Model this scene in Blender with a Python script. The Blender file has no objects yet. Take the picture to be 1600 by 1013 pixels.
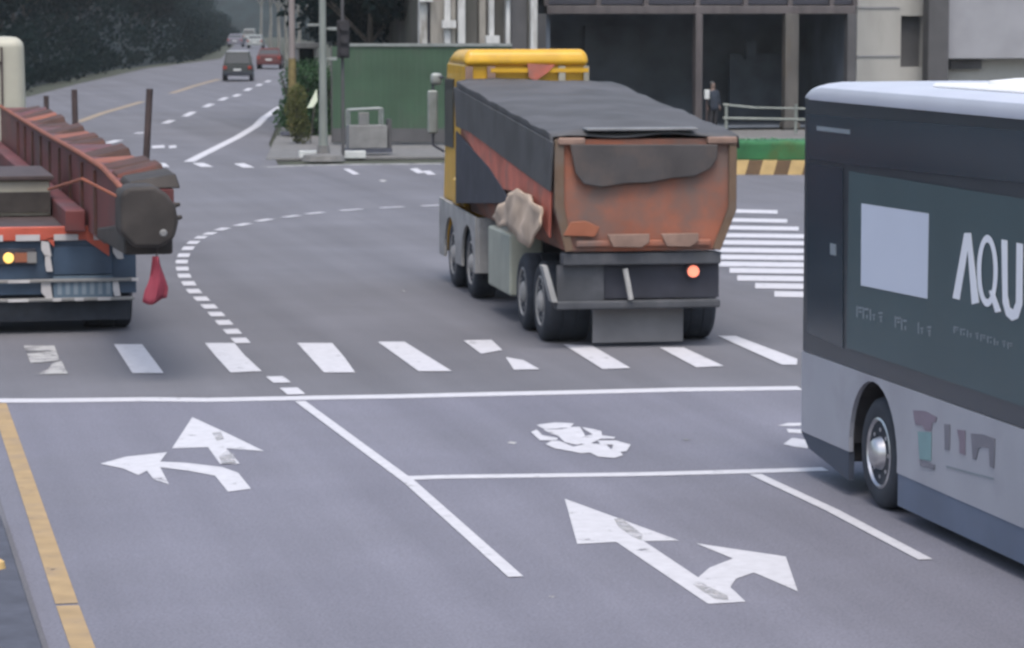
import bpy, math, random
from mathutils import Vector, noise
random.seed(7)
S = bpy.context.scene
COL = S.collection
# ------------------------------------------------------------------ camera
f = 4700.0; H = 4.2
PITCH = math.atan(491.5/f); YAW = math.atan(1050*math.cos(PITCH)/f)
F = Vector((math.sin(YAW)*math.cos(PITCH), math.cos(YAW)*math.cos(PITCH), -math.sin(PITCH)))
R = Vector((math.cos(YAW), -math.sin(YAW), 0)); U = R.cross(F)
CAMP = Vector((0, 0, H))
cd = bpy.data.cameras.new('camera'); cam = bpy.data.objects.new('camera', cd); COL.objects.link(cam)
cam.location = CAMP; cam.rotation_euler = (math.pi/2-PITCH, 0, -YAW)
cd.sensor_width = 36; cd.lens = f/1600*36; cd.clip_start = 0.5; cd.clip_end = 3000
cd.dof.use_dof = True; cd.dof.focus_distance = 6.0; cd.dof.aperture_fstop = 17.0
S.camera = cam
# ------------------------------------------------------------------ sky, sun, exposure
w = bpy.data.worlds.new('World'); S.world = w; w.use_nodes = True
nt = w.node_tree; bg = nt.nodes['Background']; sky = nt.nodes.new('ShaderNodeTexSky')
sky.sky_type = 'NISHITA'; sky.sun_disc = False
SUN_EL = math.radians(66); SUN_ROT = math.radians(192)
sky.sun_elevation = SUN_EL; sky.sun_rotation = SUN_ROT; sky.air_density = 1.4; sky.dust_density = 4.5; sky.ozone_density = 1.0
nt.links.new(sky.outputs[0], bg.inputs[0]); bg.inputs[1].default_value = 0.13
sl = bpy.data.lights.new('sun', 'SUN'); so = bpy.data.objects.new('sun', sl); COL.objects.link(so)
sl.energy = 1.0; sl.angle = math.radians(24); sl.color = (1.0, 0.98, 0.965)
sd = Vector((math.sin(SUN_ROT)*math.cos(SUN_EL), math.cos(SUN_ROT)*math.cos(SUN_EL), math.sin(SUN_EL)))
so.rotation_euler = sd.to_track_quat('Z', 'Y').to_euler()
S.view_settings.view_transform = 'Standard'; S.view_settings.look = 'None'
S.view_settings.exposure = 0.95; S.view_settings.gamma = 1.0
S.cycles.max_bounces = 5; S.cycles.diffuse_bounces = 3

# ------------------------------------------------------------------ helpers
def ray(u, v): return R*(u-800)+U*(506.5-v)+F*f
def at(u, v, z=0.0):                       # point of the photograph on the level z
    d = ray(u, v); return CAMP+d*((z-H)/d.z)
def onp(u, v, P0, n):
    d = ray(u, v); n = Vector(n); return CAMP+d*((Vector(P0)-CAMP).dot(n)/d.dot(n))
def on_x(u, v, X): return onp(u, v, (X, 0, 0), (1, 0, 0))
def on_y(u, v, Y): return onp(u, v, (0, Y, 0), (0, 1, 0))

MATS = {}
def mat(name, col, rough=0.7, metal=0.0, scale=6.0, amt=0.25, bump=0.0, emit=0.0, spec=0.4, dirt=None, dscale=1.2, dlo=0.5, dhi=0.7, coord='Object', stretch=None):
    m = bpy.data.materials.new(name); m.use_nodes = True; n = m.node_tree; L = n.links
    b = n.nodes['Principled BSDF']; b.inputs['Roughness'].default_value = rough; b.inputs['Metallic'].default_value = metal
    b.inputs['Specular IOR Level'].default_value = spec
    tc = n.nodes.new('ShaderNodeTexCoord'); src = tc.outputs[coord]
    if stretch:
        mp = n.nodes.new('ShaderNodeMapping'); mp.inputs['Scale'].default_value = stretch; L.new(src, mp.inputs[0]); src = mp.outputs[0]
    nz = n.nodes.new('ShaderNodeTexNoise'); nz.inputs['Scale'].default_value = scale; nz.inputs['Detail'].default_value = 6
    L.new(src, nz.inputs['Vector'])
    mr = n.nodes.new('ShaderNodeMapRange'); mr.inputs[1].default_value = 0.3; mr.inputs[2].default_value = 0.7
    mr.inputs[3].default_value = 1-amt; mr.inputs[4].default_value = 1+amt; L.new(nz.outputs[0], mr.inputs[0])
    mx = n.nodes.new('ShaderNodeMix'); mx.data_type = 'RGBA'; mx.blend_type = 'MULTIPLY'; mx.inputs[0].default_value = 1
    mx.inputs[6].default_value = (*col, 1); L.new(mr.outputs[0], mx.inputs[7]); out = mx.outputs[2]
    if dirt:
        n2 = n.nodes.new('ShaderNodeTexNoise'); n2.inputs['Scale'].default_value = dscale; n2.inputs['Detail'].default_value = 8; n2.inputs['Roughness'].default_value = 0.65
        L.new(src, n2.inputs['Vector'])
        r2 = n.nodes.new('ShaderNodeMapRange'); r2.inputs[1].default_value = dlo; r2.inputs[2].default_value = dhi; L.new(n2.outputs[0], r2.inputs[0])
        m2 = n.nodes.new('ShaderNodeMix'); m2.data_type = 'RGBA'; L.new(r2.outputs[0], m2.inputs[0]); L.new(out, m2.inputs[6]); m2.inputs[7].default_value = (*dirt, 1); out = m2.outputs[2]
    L.new(out, b.inputs['Base Color'])
    if bump:
        bp = n.nodes.new('ShaderNodeBump'); bp.inputs['Strength'].default_value = bump; bp.inputs['Distance'].default_value = 0.02
        L.new(nz.outputs[0], bp.inputs['Height']); L.new(bp.outputs[0], b.inputs['Normal'])
    if emit:
        b.inputs['Emission Color'].default_value = (*col, 1); b.inputs['Emission Strength'].default_value = emit
    MATS[name] = m; return m

class MB:
    def __init__(s): s.v = []; s.f = []
    def poly(s, pts):
        k = len(s.v); s.v += [tuple(p) for p in pts]; s.f.append(tuple(range(k, k+len(pts)))); return s
    def box(s, x0, x1, y0, y1, z0, z1):
        return s.hexa([(x0,y0,z0),(x1,y0,z0),(x1,y1,z0),(x0,y1,z0),(x0,y0,z1),(x1,y0,z1),(x1,y1,z1),(x0,y1,z1)])
    def hexa(s, p):
        k = len(s.v); s.v += [tuple(q) for q in p]
        for q in ((0,3,2,1),(4,5,6,7),(0,1,5,4),(1,2,6,5),(2,3,7,6),(3,0,4,7)): s.f.append(tuple(k+i for i in q))
        return s
    def prism(s, pts, d):                       # closed outline (list of 3D points) pushed along vector d
        k = len(s.v); n = len(pts); d = Vector(d)
        s.v += [tuple(p) for p in pts]+[tuple(Vector(p)+d) for p in pts]
        s.f.append(tuple(range(k+n-1, k-1, -1))); s.f.append(tuple(range(k+n, k+2*n)))
        for i in range(n): j = (i+1) % n; s.f.append((k+i, k+j, k+n+j, k+n+i))
        return s
    def lathe(s, c, axis, prof, n=24):          # profile (offset along axis, radius)
        c = Vector(c); a = Vector(axis).normalized(); e = a.orthogonal().normalized(); g = a.cross(e); k = len(s.v)
        for (o, r) in prof:
            for i in range(n):
                t = 2*math.pi*i/n; s.v.append(tuple(c+a*o+(e*math.cos(t)+g*math.sin(t))*r))
        for j in range(len(prof)-1):
            for i in range(n):
                i2 = (i+1) % n; s.f.append((k+j*n+i, k+j*n+i2, k+(j+1)*n+i2, k+(j+1)*n+i))
        s.f.append(tuple(k+i for i in range(n-1, -1, -1))); m = k+(len(prof)-1)*n; s.f.append(tuple(m+i for i in range(n)))
        return s
    def tube(s, a, b, r, r2=None, n=10):
        a = Vector(a); b = Vector(b); return s.lathe(a, b-a, [(0, r), ((b-a).length, r2 if r2 is not None else r)], n)
    def path(s, pts, r, n=8):
        for i in range(len(pts)-1): s.tube(pts[i], pts[i+1], r, None, n)
        return s
    def build(s, name, m, parent=None, bevel=0, smooth=False, kind=None, label=None, cat=None, group=None, seg=2, fixn=True):
        me = bpy.data.meshes.new(name); me.from_pydata(s.v, [], s.f)
        if fixn:
            import bmesh
            bm = bmesh.new(); bm.from_mesh(me); bmesh.ops.recalc_face_normals(bm, faces=bm.faces); bm.to_mesh(me); bm.free()
        me.materials.append(MATS[m]); o = bpy.data.objects.new(name, me); COL.objects.link(o)
        if smooth:
            for p in me.polygons: p.use_smooth = True
            me.set_sharp_from_angle(angle=math.radians(40))
        if parent: o.parent = parent
        if bevel:
            b = o.modifiers.new('bevel', 'BEVEL'); b.width = bevel; b.segments = seg; b.limit_method = 'ANGLE'
            for p in me.polygons: p.use_smooth = True
            w_ = o.modifiers.new('wn', 'WEIGHTED_NORMAL'); w_.keep_sharp = True
        if kind: o['kind'] = kind
        tag(o, label, cat, group); return o
def tag(o, label=None, cat=None, group=None):
    if label: o['label'] = label
    if cat: o['category'] = cat
    if group: o['group'] = group
def empty(name, loc, rz=0, label=None, cat=None, group=None):
    o = bpy.data.objects.new(name, None); COL.objects.link(o); o.location = loc; o.rotation_euler = (0, 0, rz)
    o.empty_display_size = 0.3; tag(o, label, cat, group); return o
def copy_tree(o, parent=None):
    c = o.copy(); COL.objects.link(c)
    if parent: c.parent = parent
    for ch in list(o.children): copy_tree(ch, c)
    return c
def ribbon(pts, wd, nrm):                       # flat strip outline along pts, in the plane with normal nrm
    nrm = Vector(nrm); L_ = []; R_ = []
    for i, p in enumerate(pts):
        a = Vector(pts[max(i-1, 0)]); b = Vector(pts[min(i+1, len(pts)-1)]); t = (b-a).normalized(); s_ = t.cross(nrm)*wd/2
        L_.append(Vector(p)+s_); R_.append(Vector(p)-s_)
    return L_+R_[::-1]

# ------------------------------------------------------------------ materials
mat('asphalt', (0.122, 0.123, 0.140), 0.82, scale=0.35, amt=0.10, dirt=(0.108, 0.108, 0.121), dscale=0.16, dlo=0.42, dhi=0.62, bump=0.0, spec=0.35)
def chips(name, scale, lo, hi):
    m = MATS[name]; n = m.node_tree; L = n.links; b = n.nodes['Principled BSDF']
    tc = n.nodes.new('ShaderNodeTexCoord'); g = n.nodes.new('ShaderNodeTexNoise'); g.inputs['Scale'].default_value = scale; g.inputs['Detail'].default_value = 9; g.inputs['Roughness'].default_value = 0.72
    L.new(tc.outputs['Object'], g.inputs['Vector'])
    mr = n.nodes.new('ShaderNodeMapRange'); mr.inputs[1].default_value = lo; mr.inputs[2].default_value = hi; mr.inputs[3].default_value = 1; mr.inputs[4].default_value = 0.12
    L.new(g.outputs[0], mr.inputs[0]); L.new(mr.outputs[0], b.inputs['Alpha'])
def asphalt_detail(nm_):
    m = MATS[nm_]; n = m.node_tree; L = n.links; b = n.nodes['Principled BSDF']
    src = [l.from_socket for l in L if l.to_socket == b.inputs['Base Color']][0]
    tc = n.nodes.new('ShaderNodeTexCoord')
    g = n.nodes.new('ShaderNodeTexNoise'); g.inputs['Scale'].default_value = 45; g.inputs['Detail'].default_value = 3; L.new(tc.outputs['Object'], g.inputs['Vector'])
    mr = n.nodes.new('ShaderNodeMapRange'); mr.inputs[1].default_value = 0.3; mr.inputs[2].default_value = 0.7; mr.inputs[3].default_value = 0.80; mr.inputs[4].default_value = 1.20; L.new(g.outputs[0], mr.inputs[0])
    # tyre-polished bands along the lanes
    mp = n.nodes.new('ShaderNodeMapping'); mp.inputs['Scale'].default_value = (1.3, 0.025, 1); L.new(tc.outputs['Object'], mp.inputs[0])
    g2 = n.nodes.new('ShaderNodeTexNoise'); g2.inputs['Scale'].default_value = 1.0; g2.inputs['Detail'].default_value = 4; L.new(mp.outputs[0], g2.inputs['Vector'])
    m3 = n.nodes.new('ShaderNodeMapRange'); m3.inputs[1].default_value = 0.35; m3.inputs[2].default_value = 0.65; m3.inputs[3].default_value = 0.88; m3.inputs[4].default_value = 1.06; L.new(g2.outputs[0], m3.inputs[0])
    mm = n.nodes.new('ShaderNodeMath'); mm.operation = 'MULTIPLY'; L.new(mr.outputs[0], mm.inputs[0]); L.new(m3.outputs[0], mm.inputs[1])
    mx = n.nodes.new('ShaderNodeMix'); mx.data_type = 'RGBA'; mx.blend_type = 'MULTIPLY'; mx.inputs[0].default_value = 1
    L.new(src, mx.inputs[6]); L.new(mm.outputs[0], mx.inputs[7]); L.new(mx.outputs[2], b.inputs['Base Color'])
    bp = n.nodes.new('ShaderNodeBump'); bp.inputs['Strength'].default_value = 0.4; bp.inputs['Distance'].default_value = 0.01; L.new(g.outputs[0], bp.inputs['Height']); L.new(bp.outputs[0], b.inputs['Normal'])
asphalt_detail('asphalt')
mat('approach_asphalt', (0.142, 0.143, 0.176), 0.8, scale=0.5, amt=0.07, dirt=(0.132, 0.133, 0.160), dscale=0.3, dlo=0.45, dhi=0.7, spec=0.35)
asphalt_detail('approach_asphalt')
mat('pavement', (0.13, 0.13, 0.13), 0.85, scale=3, amt=0.2, bump=0.2)
mat('soil', (0.045, 0.05, 0.035), 0.95, scale=1.5, amt=0.4, bump=0.4)
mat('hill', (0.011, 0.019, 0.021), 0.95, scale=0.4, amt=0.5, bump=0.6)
mat('paint', (0.44, 0.44, 0.47), 0.65, scale=9, amt=0.08, dirt=(0.16, 0.16, 0.18), dscale=2.2, dlo=0.66, dhi=0.76)
mat('worn_paint', (0.34, 0.34, 0.34), 0.7, scale=9, amt=0.12, dirt=(0.14, 0.14, 0.15), dscale=1.7, dlo=0.52, dhi=0.60)
mat('yellow_paint', (0.30, 0.21, 0.105), 0.65, scale=4, amt=0.15, dirt=(0.24, 0.18, 0.12), dscale=1.5, dlo=0.5, dhi=0.75)
mat('scuffed_paint', (0.30, 0.30, 0.31), 0.7, scale=8, amt=0.25)

mat('faded_yellow', (0.24, 0.19, 0.135), 0.7, scale=3, amt=0.2)
mat('kerb_dark', (0.055, 0.06, 0.08), 0.85, scale=5, amt=0.2)
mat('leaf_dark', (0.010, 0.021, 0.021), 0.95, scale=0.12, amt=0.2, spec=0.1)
mat('leaf_mid', (0.035, 0.055, 0.04), 0.9, scale=0.6, amt=0.45)
mat('leaf_bush', (0.045, 0.105, 0.045), 0.7, scale=2.5, amt=0.45)
mat('leaf_yellow', (0.11, 0.12, 0.04), 0.7, scale=2.5, amt=0.35)
for nm_ in ('leaf_dark', 'leaf_mid', 'leaf_bush', 'leaf_yellow'):
    m = MATS[nm_]; n = m.node_tree; L = n.links; b = n.nodes['Principled BSDF']; t_ = n.nodes.new('ShaderNodeBsdfTranslucent')
    src = [l.from_socket for l in L if l.to_socket == b.inputs['Base Color']][0]; L.new(src, t_.inputs[0])
    mx = n.nodes.new('ShaderNodeMixShader'); mx.inputs[0].default_value = 0.48; L.new(b.outputs[0], mx.inputs[1]); L.new(t_.outputs[0], mx.inputs[2])
    L.new(mx.outputs[0], n.nodes['Material Output'].inputs[0])
mat('bark_pale', (0.17, 0.17, 0.155), 0.9, scale=3, amt=0.4, stretch=(4, 4, 0.6))
mat('bark', (0.05, 0.045, 0.04), 0.9, scale=4, amt=0.4, stretch=(4, 4, 0.6))
mat('fence_green', (0.036, 0.074, 0.044), 0.55, scale=0.7, amt=0.22, dirt=(0.045, 0.068, 0.048), dscale=0.8)
mat('pale_metal', (0.22, 0.24, 0.235), 0.5, metal=0.3, scale=5, amt=0.15)
mat('pole_grey', (0.20, 0.22, 0.205), 0.5, metal=0.2, scale=3, amt=0.12, stretch=(1, 1, 0.3))
mat('pole_pink', (0.20, 0.175, 0.17), 0.6, scale=3, amt=0.12, stretch=(1, 1, 0.3))
mat('pole_ochre', (0.16, 0.125, 0.05), 0.7, scale=5, amt=0.35)
mat('cabinet_grey', (0.19, 0.19, 0.19), 0.5, scale=4, amt=0.15)
mat('dark_inside', (0.11, 0.13, 0.16), 0.8, scale=0.6, amt=0.35)
mat('dark_blue_grey', (0.10, 0.12, 0.15), 0.7, scale=1, amt=0.3)
mat('steel_column', (0.085, 0.075, 0.078), 0.55, scale=2, amt=0.25, stretch=(2, 2, 0.4))
mat('steel_column_stained', (0.085, 0.08, 0.075), 0.6, scale=2, amt=0.25, dirt=(0.09, 0.068, 0.032), dscale=0.8, stretch=(2, 2, 0.4))
mat('window_dark', (0.03, 0.03, 0.045), 0.35, spec=0.6, amt=0.1)
mat('concrete_pale', (0.38, 0.38, 0.365), 0.8, scale=1.2, amt=0.1, dirt=(0.26, 0.255, 0.24), dscale=0.6, stretch=(1, 1, 0.35))
mat('concrete_grey', (0.26, 0.265, 0.29), 0.7, scale=1.2, amt=0.08)
mat('concrete_mid', (0.07, 0.068, 0.062), 0.85, scale=1.5, amt=0.3, dirt=(0.045, 0.055, 0.04), dscale=0.9, stretch=(1, 1, 0.3))
mat('concrete_dark', (0.075, 0.075, 0.08), 0.8, scale=1.5, amt=0.15)
mat('wall_light_strip', (0.46, 0.47, 0.47), 0.7, scale=2, amt=0.15, dirt=(0.2, 0.19, 0.17), dscale=1.2, stretch=(2, 2, 0.4))
mat('wall_tan', (0.23, 0.22, 0.20), 0.85, scale=1.5, amt=0.3, stretch=(3, 3, 0.5))
mat('planter_green', (0.022, 0.12, 0.045), 0.8, scale=2, amt=0.25, dirt=(0.05, 0.10, 0.03), dscale=1.2)
mat('kerb_yellow', (0.40, 0.28, 0.12), 0.6, scale=3, amt=0.15)
mat('kerb_brown', (0.10, 0.06, 0.03), 0.7, scale=3, amt=0.2)
# dump truck
mat('cab_yellow', (0.52, 0.30, 0.022), 0.35, scale=3, amt=0.12, dirt=(0.36, 0.22, 0.06), dscale=2.0, dlo=0.55, dhi=0.85)
mat('cab_glass', (0.02, 0.024, 0.026), 0.35, spec=0.6, amt=0.1)
mat('body_orange', (0.25, 0.088, 0.052), 0.75, scale=1.8, amt=0.22, dirt=(0.135, 0.092, 0.080), dscale=1.1, dlo=0.40, dhi=0.62)
mat('body_red', (0.42, 0.12, 0.085), 0.6, scale=2, amt=0.25, dirt=(0.22, 0.12, 0.10), dscale=1.8)
mat('body_brown', (0.115, 0.075, 0.05), 0.7, scale=2, amt=0.3, dirt=(0.12, 0.10, 0.085), dscale=1.5)
mat('tarp', (0.060, 0.060, 0.064), 0.75, scale=1.4, amt=0.18, bump=0.3, dirt=(0.078, 0.078, 0.086), dscale=0.7, dlo=0.45, dhi=0.7)
mat('tarp_sheen', (0.15, 0.155, 0.165), 0.7, scale=3, amt=0.2)  # sheen of the tarpaulin put into a lighter grey
mat('beige_cloth', (0.42, 0.33, 0.26), 0.8, scale=2.5, amt=0.2, bump=0.3)
mat('chassis', (0.056, 0.060, 0.070), 0.75, scale=2.5, amt=0.25, dirt=(0.10, 0.10, 0.11), dscale=1.6)
mat('chassis_dark', (0.036, 0.038, 0.052), 0.75, scale=2.5, amt=0.25)
mat('dust_grey', (0.28, 0.28, 0.28), 0.8, scale=2.5, amt=0.2, dirt=(0.20, 0.20, 0.20), dscale=2)
mat('mud_flap', (0.15, 0.15, 0.16), 0.8, scale=2.5, amt=0.15)
mat('tank_pale', (0.30, 0.32, 0.28), 0.6, scale=2.5, amt=0.12)
mat('tyre', (0.024, 0.029, 0.040), 0.85, scale=8, amt=0.2)
mat('tyre_dusty', (0.12, 0.12, 0.13), 0.9, scale=8, amt=0.2)
mat('lamp_red_lit', (1.0, 0.26, 0.16), 0.4, emit=0.6, amt=0.05)
mat('lamp_red', (0.25, 0.03, 0.02), 0.3, amt=0.1)
mat('lamp_orange', (0.25, 0.09, 0.05), 0.4, amt=0.1)
mat('lamp_amber_lit', (0.9, 0.55, 0.14), 0.4, emit=0.6, amt=0.05)
mat('chrome', (0.45, 0.45, 0.47), 0.3, metal=0.8, scale=5, amt=0.2)
mat('flap_dark', (0.052, 0.048, 0.050), 0.8, scale=2, amt=0.25, dirt=(0.085, 0.068, 0.062), dscale=1.5)
mat('latch_brown', (0.19, 0.125, 0.10), 0.7, scale=4, amt=0.25)
# bus
mat('bus_dark', (0.026, 0.034, 0.044), 0.28, scale=1.2, amt=0.12, spec=0.5)
mat('bus_glass', (0.026, 0.038, 0.052), 0.16, scale=1, amt=0.1, spec=0.5)
mat('bus_teal', (0.042, 0.070, 0.082), 0.38, scale=0.6, amt=0.12, spec=0.4)
mat('bus_white', (0.27, 0.28, 0.32), 0.4, scale=1.5, amt=0.06, dirt=(0.22, 0.225, 0.26), dscale=0.9)
mat('bus_roof', (0.40, 0.42, 0.49), 0.4, scale=1.5, amt=0.05)
mat('bus_unit', (0.66, 0.66, 0.66), 0.4, scale=1.5, amt=0.04)
mat('bus_skirt', (0.085, 0.11, 0.165), 0.5, scale=1.5, amt=0.12)
mat('bus_underside_shade', (0.045, 0.055, 0.08), 0.7, scale=1.5, amt=0.15)  # dark tone carries the shade under the front overhang
mat('ad_light', (0.46, 0.50, 0.60), 0.5, scale=1, amt=0.03)
mat('ad_letter', (0.62, 0.64, 0.70), 0.5, scale=1, amt=0.03)
mat('ad_faint', (0.17, 0.20, 0.23), 0.5, scale=1, amt=0.1)
mat('logo_grey', (0.14, 0.14, 0.17), 0.5, amt=0.1)
mat('logo_mauve', (0.17, 0.14, 0.18), 0.5, amt=0.1)
mat('logo_teal', (0.15, 0.25, 0.27), 0.5, amt=0.1)
# trailer
mat('rig_red', (0.105, 0.027, 0.027), 0.6, scale=1.5, amt=0.3, dirt=(0.07, 0.04, 0.042), dscale=1.2, stretch=(1, 0.4, 1))
mat('rig_orange', (0.20, 0.060, 0.030), 0.6, scale=3, amt=0.25)
mat('rig_brown', (0.055, 0.028, 0.023), 0.8, scale=3, amt=0.35, dirt=(0.11, 0.032, 0.022), dscale=2)
mat('rig_dark', (0.034, 0.029, 0.027), 0.75, scale=4, amt=0.3, bump=0.3)
mat('stake_dark', (0.05, 0.035, 0.035), 0.7, scale=4, amt=0.3)
mat('cab_cream', (0.34, 0.335, 0.28), 0.5, scale=1.5, amt=0.1)
mat('cargo_beige', (0.26, 0.25, 0.21), 0.75, scale=2, amt=0.15)
mat('red_rail', (0.40, 0.08, 0.05), 0.5, scale=3, amt=0.2)
mat('strip_white', (0.42, 0.41, 0.42), 0.5, scale=3, amt=0.15)
mat('blue_panel', (0.035, 0.06, 0.10), 0.5, scale=2, amt=0.3)
mat('plate_blue', (0.085, 0.125, 0.17), 0.5, scale=2, amt=0.15)
mat('plate_mark', (0.16, 0.20, 0.24), 0.5, scale=2, amt=0.15)
mat('flag_red', (0.21, 0.03, 0.05), 0.7, scale=3, amt=0.2)
# cars
mat('car_dark', (0.022, 0.028, 0.028), 0.6, amt=0.1)
mat('car_red', (0.075, 0.018, 0.018), 0.6, amt=0.1)
mat('car_silver', (0.22, 0.24, 0.24), 0.35, amt=0.05)
mat('car_grey', (0.12, 0.12, 0.15), 0.35, amt=0.05)
mat('car_roof_highlight', (0.28, 0.29, 0.31), 0.35, amt=0.05)  # highlight on the dark suv's roof, put into its colour
mat('skin', (0.16, 0.11, 0.09), 0.6, amt=0.1)
mat('cloth_navy', (0.022, 0.03, 0.045), 0.85, amt=0.2)
mat('cloth_charcoal', (0.025, 0.024, 0.028), 0.85, amt=0.2)
mat('hair', (0.05, 0.05, 0.055), 0.8, amt=0.2)
mat('white_plastic', (0.50, 0.52, 0.52), 0.5, amt=0.05)
mat('triangle_white', (0.60, 0.66, 0.52), 0.6, scale=3, amt=0.08)

chips('scuffed_paint', 5, 0.42, 0.6); chips('paint', 3.2, 0.60, 0.70); chips('worn_paint', 2.6, 0.52, 0.62); chips('yellow_paint', 3.0, 0.60, 0.72)
# ------------------------------------------------------------------ ground, roads
MB().poly([(-1500,-300,-0.06),(1500,-300,-0.06),(1500,2500,-0.06),(-1500,2500,-0.06)]).build('ground', 'soil', kind='structure')
# carriageway: approach, crossroads and the avenue curving away
LEFT_PX = [(-260,230),(-120,190),(0,163),(50,150),(120,132),(230,107),(300,98),(345,92),(352,84),(366,70),(384,58)]
RIGHT_PX = [(447,162),(449,130),(446,112),(440,98),(430,84),(415,70),(404,60)]
LB = [at(*p) for p in LEFT_PX]; RB = [at(*p) for p in RIGHT_PX]
road = MB()
pts = [(-70, -20), (90, -20), (90, 81), (11.5, 81)]
pts = [Vector((x, y, 0)) for x, y in pts]+[at(420, 225)]+RB+LB[::-1]+[Vector((-70, LB[0].y-12, 0))]
road.poly(pts).build('road', 'asphalt', kind='structure', fixn=False)
stop_y = 31.9
MB().poly([(1.25, -15, 0.004), (11.4, -15, 0.004), (11.4, stop_y-0.25, 0.004), (1.25, stop_y+0.5, 0.004)]).build('approach_road', 'approach_asphalt', kind='structure', fixn=False)
PZ = 0.009
NM = [0]
def paint(name, polys, m='paint', dz=0.0):
    b = MB()
    for i, pl in enumerate(polys): b.poly([at(u, v, PZ+dz+i*0.0008) for (u, v) in pl])
    o = b.build(name, m, kind='structure', fixn=False)
    import bmesh
    bm = bmesh.new(); bm.from_mesh(o.data)
    for fc in bm.faces:
        fc.normal_update()
        if fc.normal.z < 0: fc.normal_flip()
    bmesh.ops.triangulate(bm, faces=bm.faces); bm.to_mesh(o.data); bm.free(); return o
def line_px(pts, wd_px):                       # horizontal band of given pixel thickness
    return [(u, v-wd_px/2) for u, v in pts]+[(u, v+wd_px/2) for u, v in reversed(pts)]
def line_w(pts, wd, z=PZ):                      # painted line of true width wd through ground points
    P = [at(u, v, z) for u, v in pts]; return ribbon(P, wd, (0, 0, 1))
def wline(name, lists, wd, m='paint', dz=0.0):
    b = MB()
    for i, pts in enumerate(lists): b.poly(line_w(pts, wd, PZ+dz))
    o = b.build(name, m, kind='structure', fixn=False)
    for p in o.data.polygons:
        if p.normal.z < 0: o.data.flip_normals(); break
    return o
wline('stop_line', [[(-60,626),(60,626),(230,624),(324,625),(470,622),(640,619),(760,616),(900,613),(1060,609),(1250,606.5)]], 0.34)
wline('stop_line', [[(636,747),(700,745),(862,743),(1000,741),(1120,738),(1290,733)]], 0.22)
wline('lane_line', [[(469,627),(640,753),(806,901)]], 0.115, dz=0.002)
wline('lane_line', [[(1180,741),(1300,797),(1446,874)]], 0.115, dz=0.002)
wline('yellow_line', [[(-2,630),(40,752),(104.5,943)], [(105.5,946),(133,1022),(190,1190)]], 0.16, 'yellow_paint')
MB().box(-3.0, 1.19, -15, 24.6, 0, 0.10).build('median', 'kerb_dark', kind='structure', bevel=0.02)
wear = [(37,540),(85,540),(105,584),(57,584)]
stripes = [[[(37,540),(85,540),(93,563),(70,566),(48,567)], [(84,566),(96,564),(106,584),(58,585),(75,577)]],
  [[(178,538),(222,538),(256,583),(207,583)]], [[(320,536),(366,536),(382,555),(409,580),(360,582),(338,558)]],
  [[(464,536),(519,536),(538,558),(555,582),(506,582)]], [[(590,534),(632,534),(706,580),(654,580)]],
  [[(724,532),(768,531),(785,547),(752,553)], [(790,558),(818,563),(843,577),(803,578)]],
  [[(880,538),(925,540),(985,575),(942,577)]], [[(1030,543),(1068,543),(1131,572),(1088,574)]],
  [[(1122,525),(1150,525),(1246,561),(1245,570),(1222,570)]]]
for i, st in enumerate(stripes): paint('crosswalk_stripe', st, 'worn_paint' if i == 0 else 'paint')
# zebra on the side street
zs = [(1130,330,1205),(1130,344,1220),(1125,356,1238),(1120,368,1250),(1110,379,1260),(1108,391,1265),(1112,402,1270),(1118,413,1280),(1140,423,1285),(1152,435,1290),(1180,447,1300),(1210,460,1310)]
for (u0, v, u1) in zs:
    hp = 2.7+(v-330)*0.013
    paint('crosswalk_stripe', [[(u0, v-hp-.5), (u1+10, v-hp+1.5), (u1+10, v+hp+1.5), (u0, v+hp-.5)]])
Zc = lambda x, y, s=3.2: (x/s, 520+y/s)
paint('turn_arrow', [[Zc(*p) for p in [(962,422),(860,578),(1040,572),(1100,655),(1200,655),(1130,578),(1320,592),(1130,500)]],
  [Zc(*p) for p in [(500,655),(630,620),(835,598),(800,645),(925,650),(1110,672),(1190,700),(1255,780),(1140,795),(1075,715),(940,690),(800,672),(845,757),(770,735),(735,690),(690,712),(620,680)]]], 'paint')
Zd = lambda x, y: (700+x/2.3017, 520+y/2.3017)
paint('turn_arrow', [[Zd(*p) for p in [(420,597),(465,760),(605,752),(935,975),(1070,967),(1015,915),(1035,885),(1100,862),(1258,930),(1215,805),(890,757),(1025,812),(940,845),(900,880),(705,750),(830,747)]]], 'paint')
Ze = lambda x, y: (820+x/8.889, 640+y/8.889)
grow = lambda q, k=1.16: [(sum(a for a, _ in q)/len(q)*(1-k)+x*k, sum(b_ for _, b_ in q)/len(q)*(1-k)+y*k) for x, y in q]
paint('motorcycle_symbol', [[Ze(*p) for p in grow(q)] for q in [
  [(200,215),(420,185),(650,195),(600,245),(300,270)],
  [(300,290),(520,285),(640,255),(740,255),(800,350),(800,450),(700,470),(560,440),(480,360),(380,330)],
  [(110,320),(180,290),(250,360),(430,390),(420,420),(220,420)],
  [(370,490),(440,450),(540,455),(700,520),(900,480),(1100,500),(1150,550),(1220,520),(1270,590),(1300,620),(1200,655),(1000,640),(900,590),(800,600),(700,580),(480,540)],
  [(820,260),(980,290),(1050,310),(1060,360),(1220,380),(1200,400),(1040,400),(900,470),(800,460),(800,380),(950,350),(850,290)],
  [(1040,440),(1260,440),(1440,490),(1390,570),(1300,580),(1220,530),(1230,490),(1080,490)]]])
paint('motorcycle_symbol', [[(1215,665),(1232,661),(1262,661),(1262,665),(1236,666)], [(1229,670),(1262,672),(1262,678),(1232,676)], [(1224,694),(1238,684),(1262,688),(1262,701),(1240,698)]])
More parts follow.
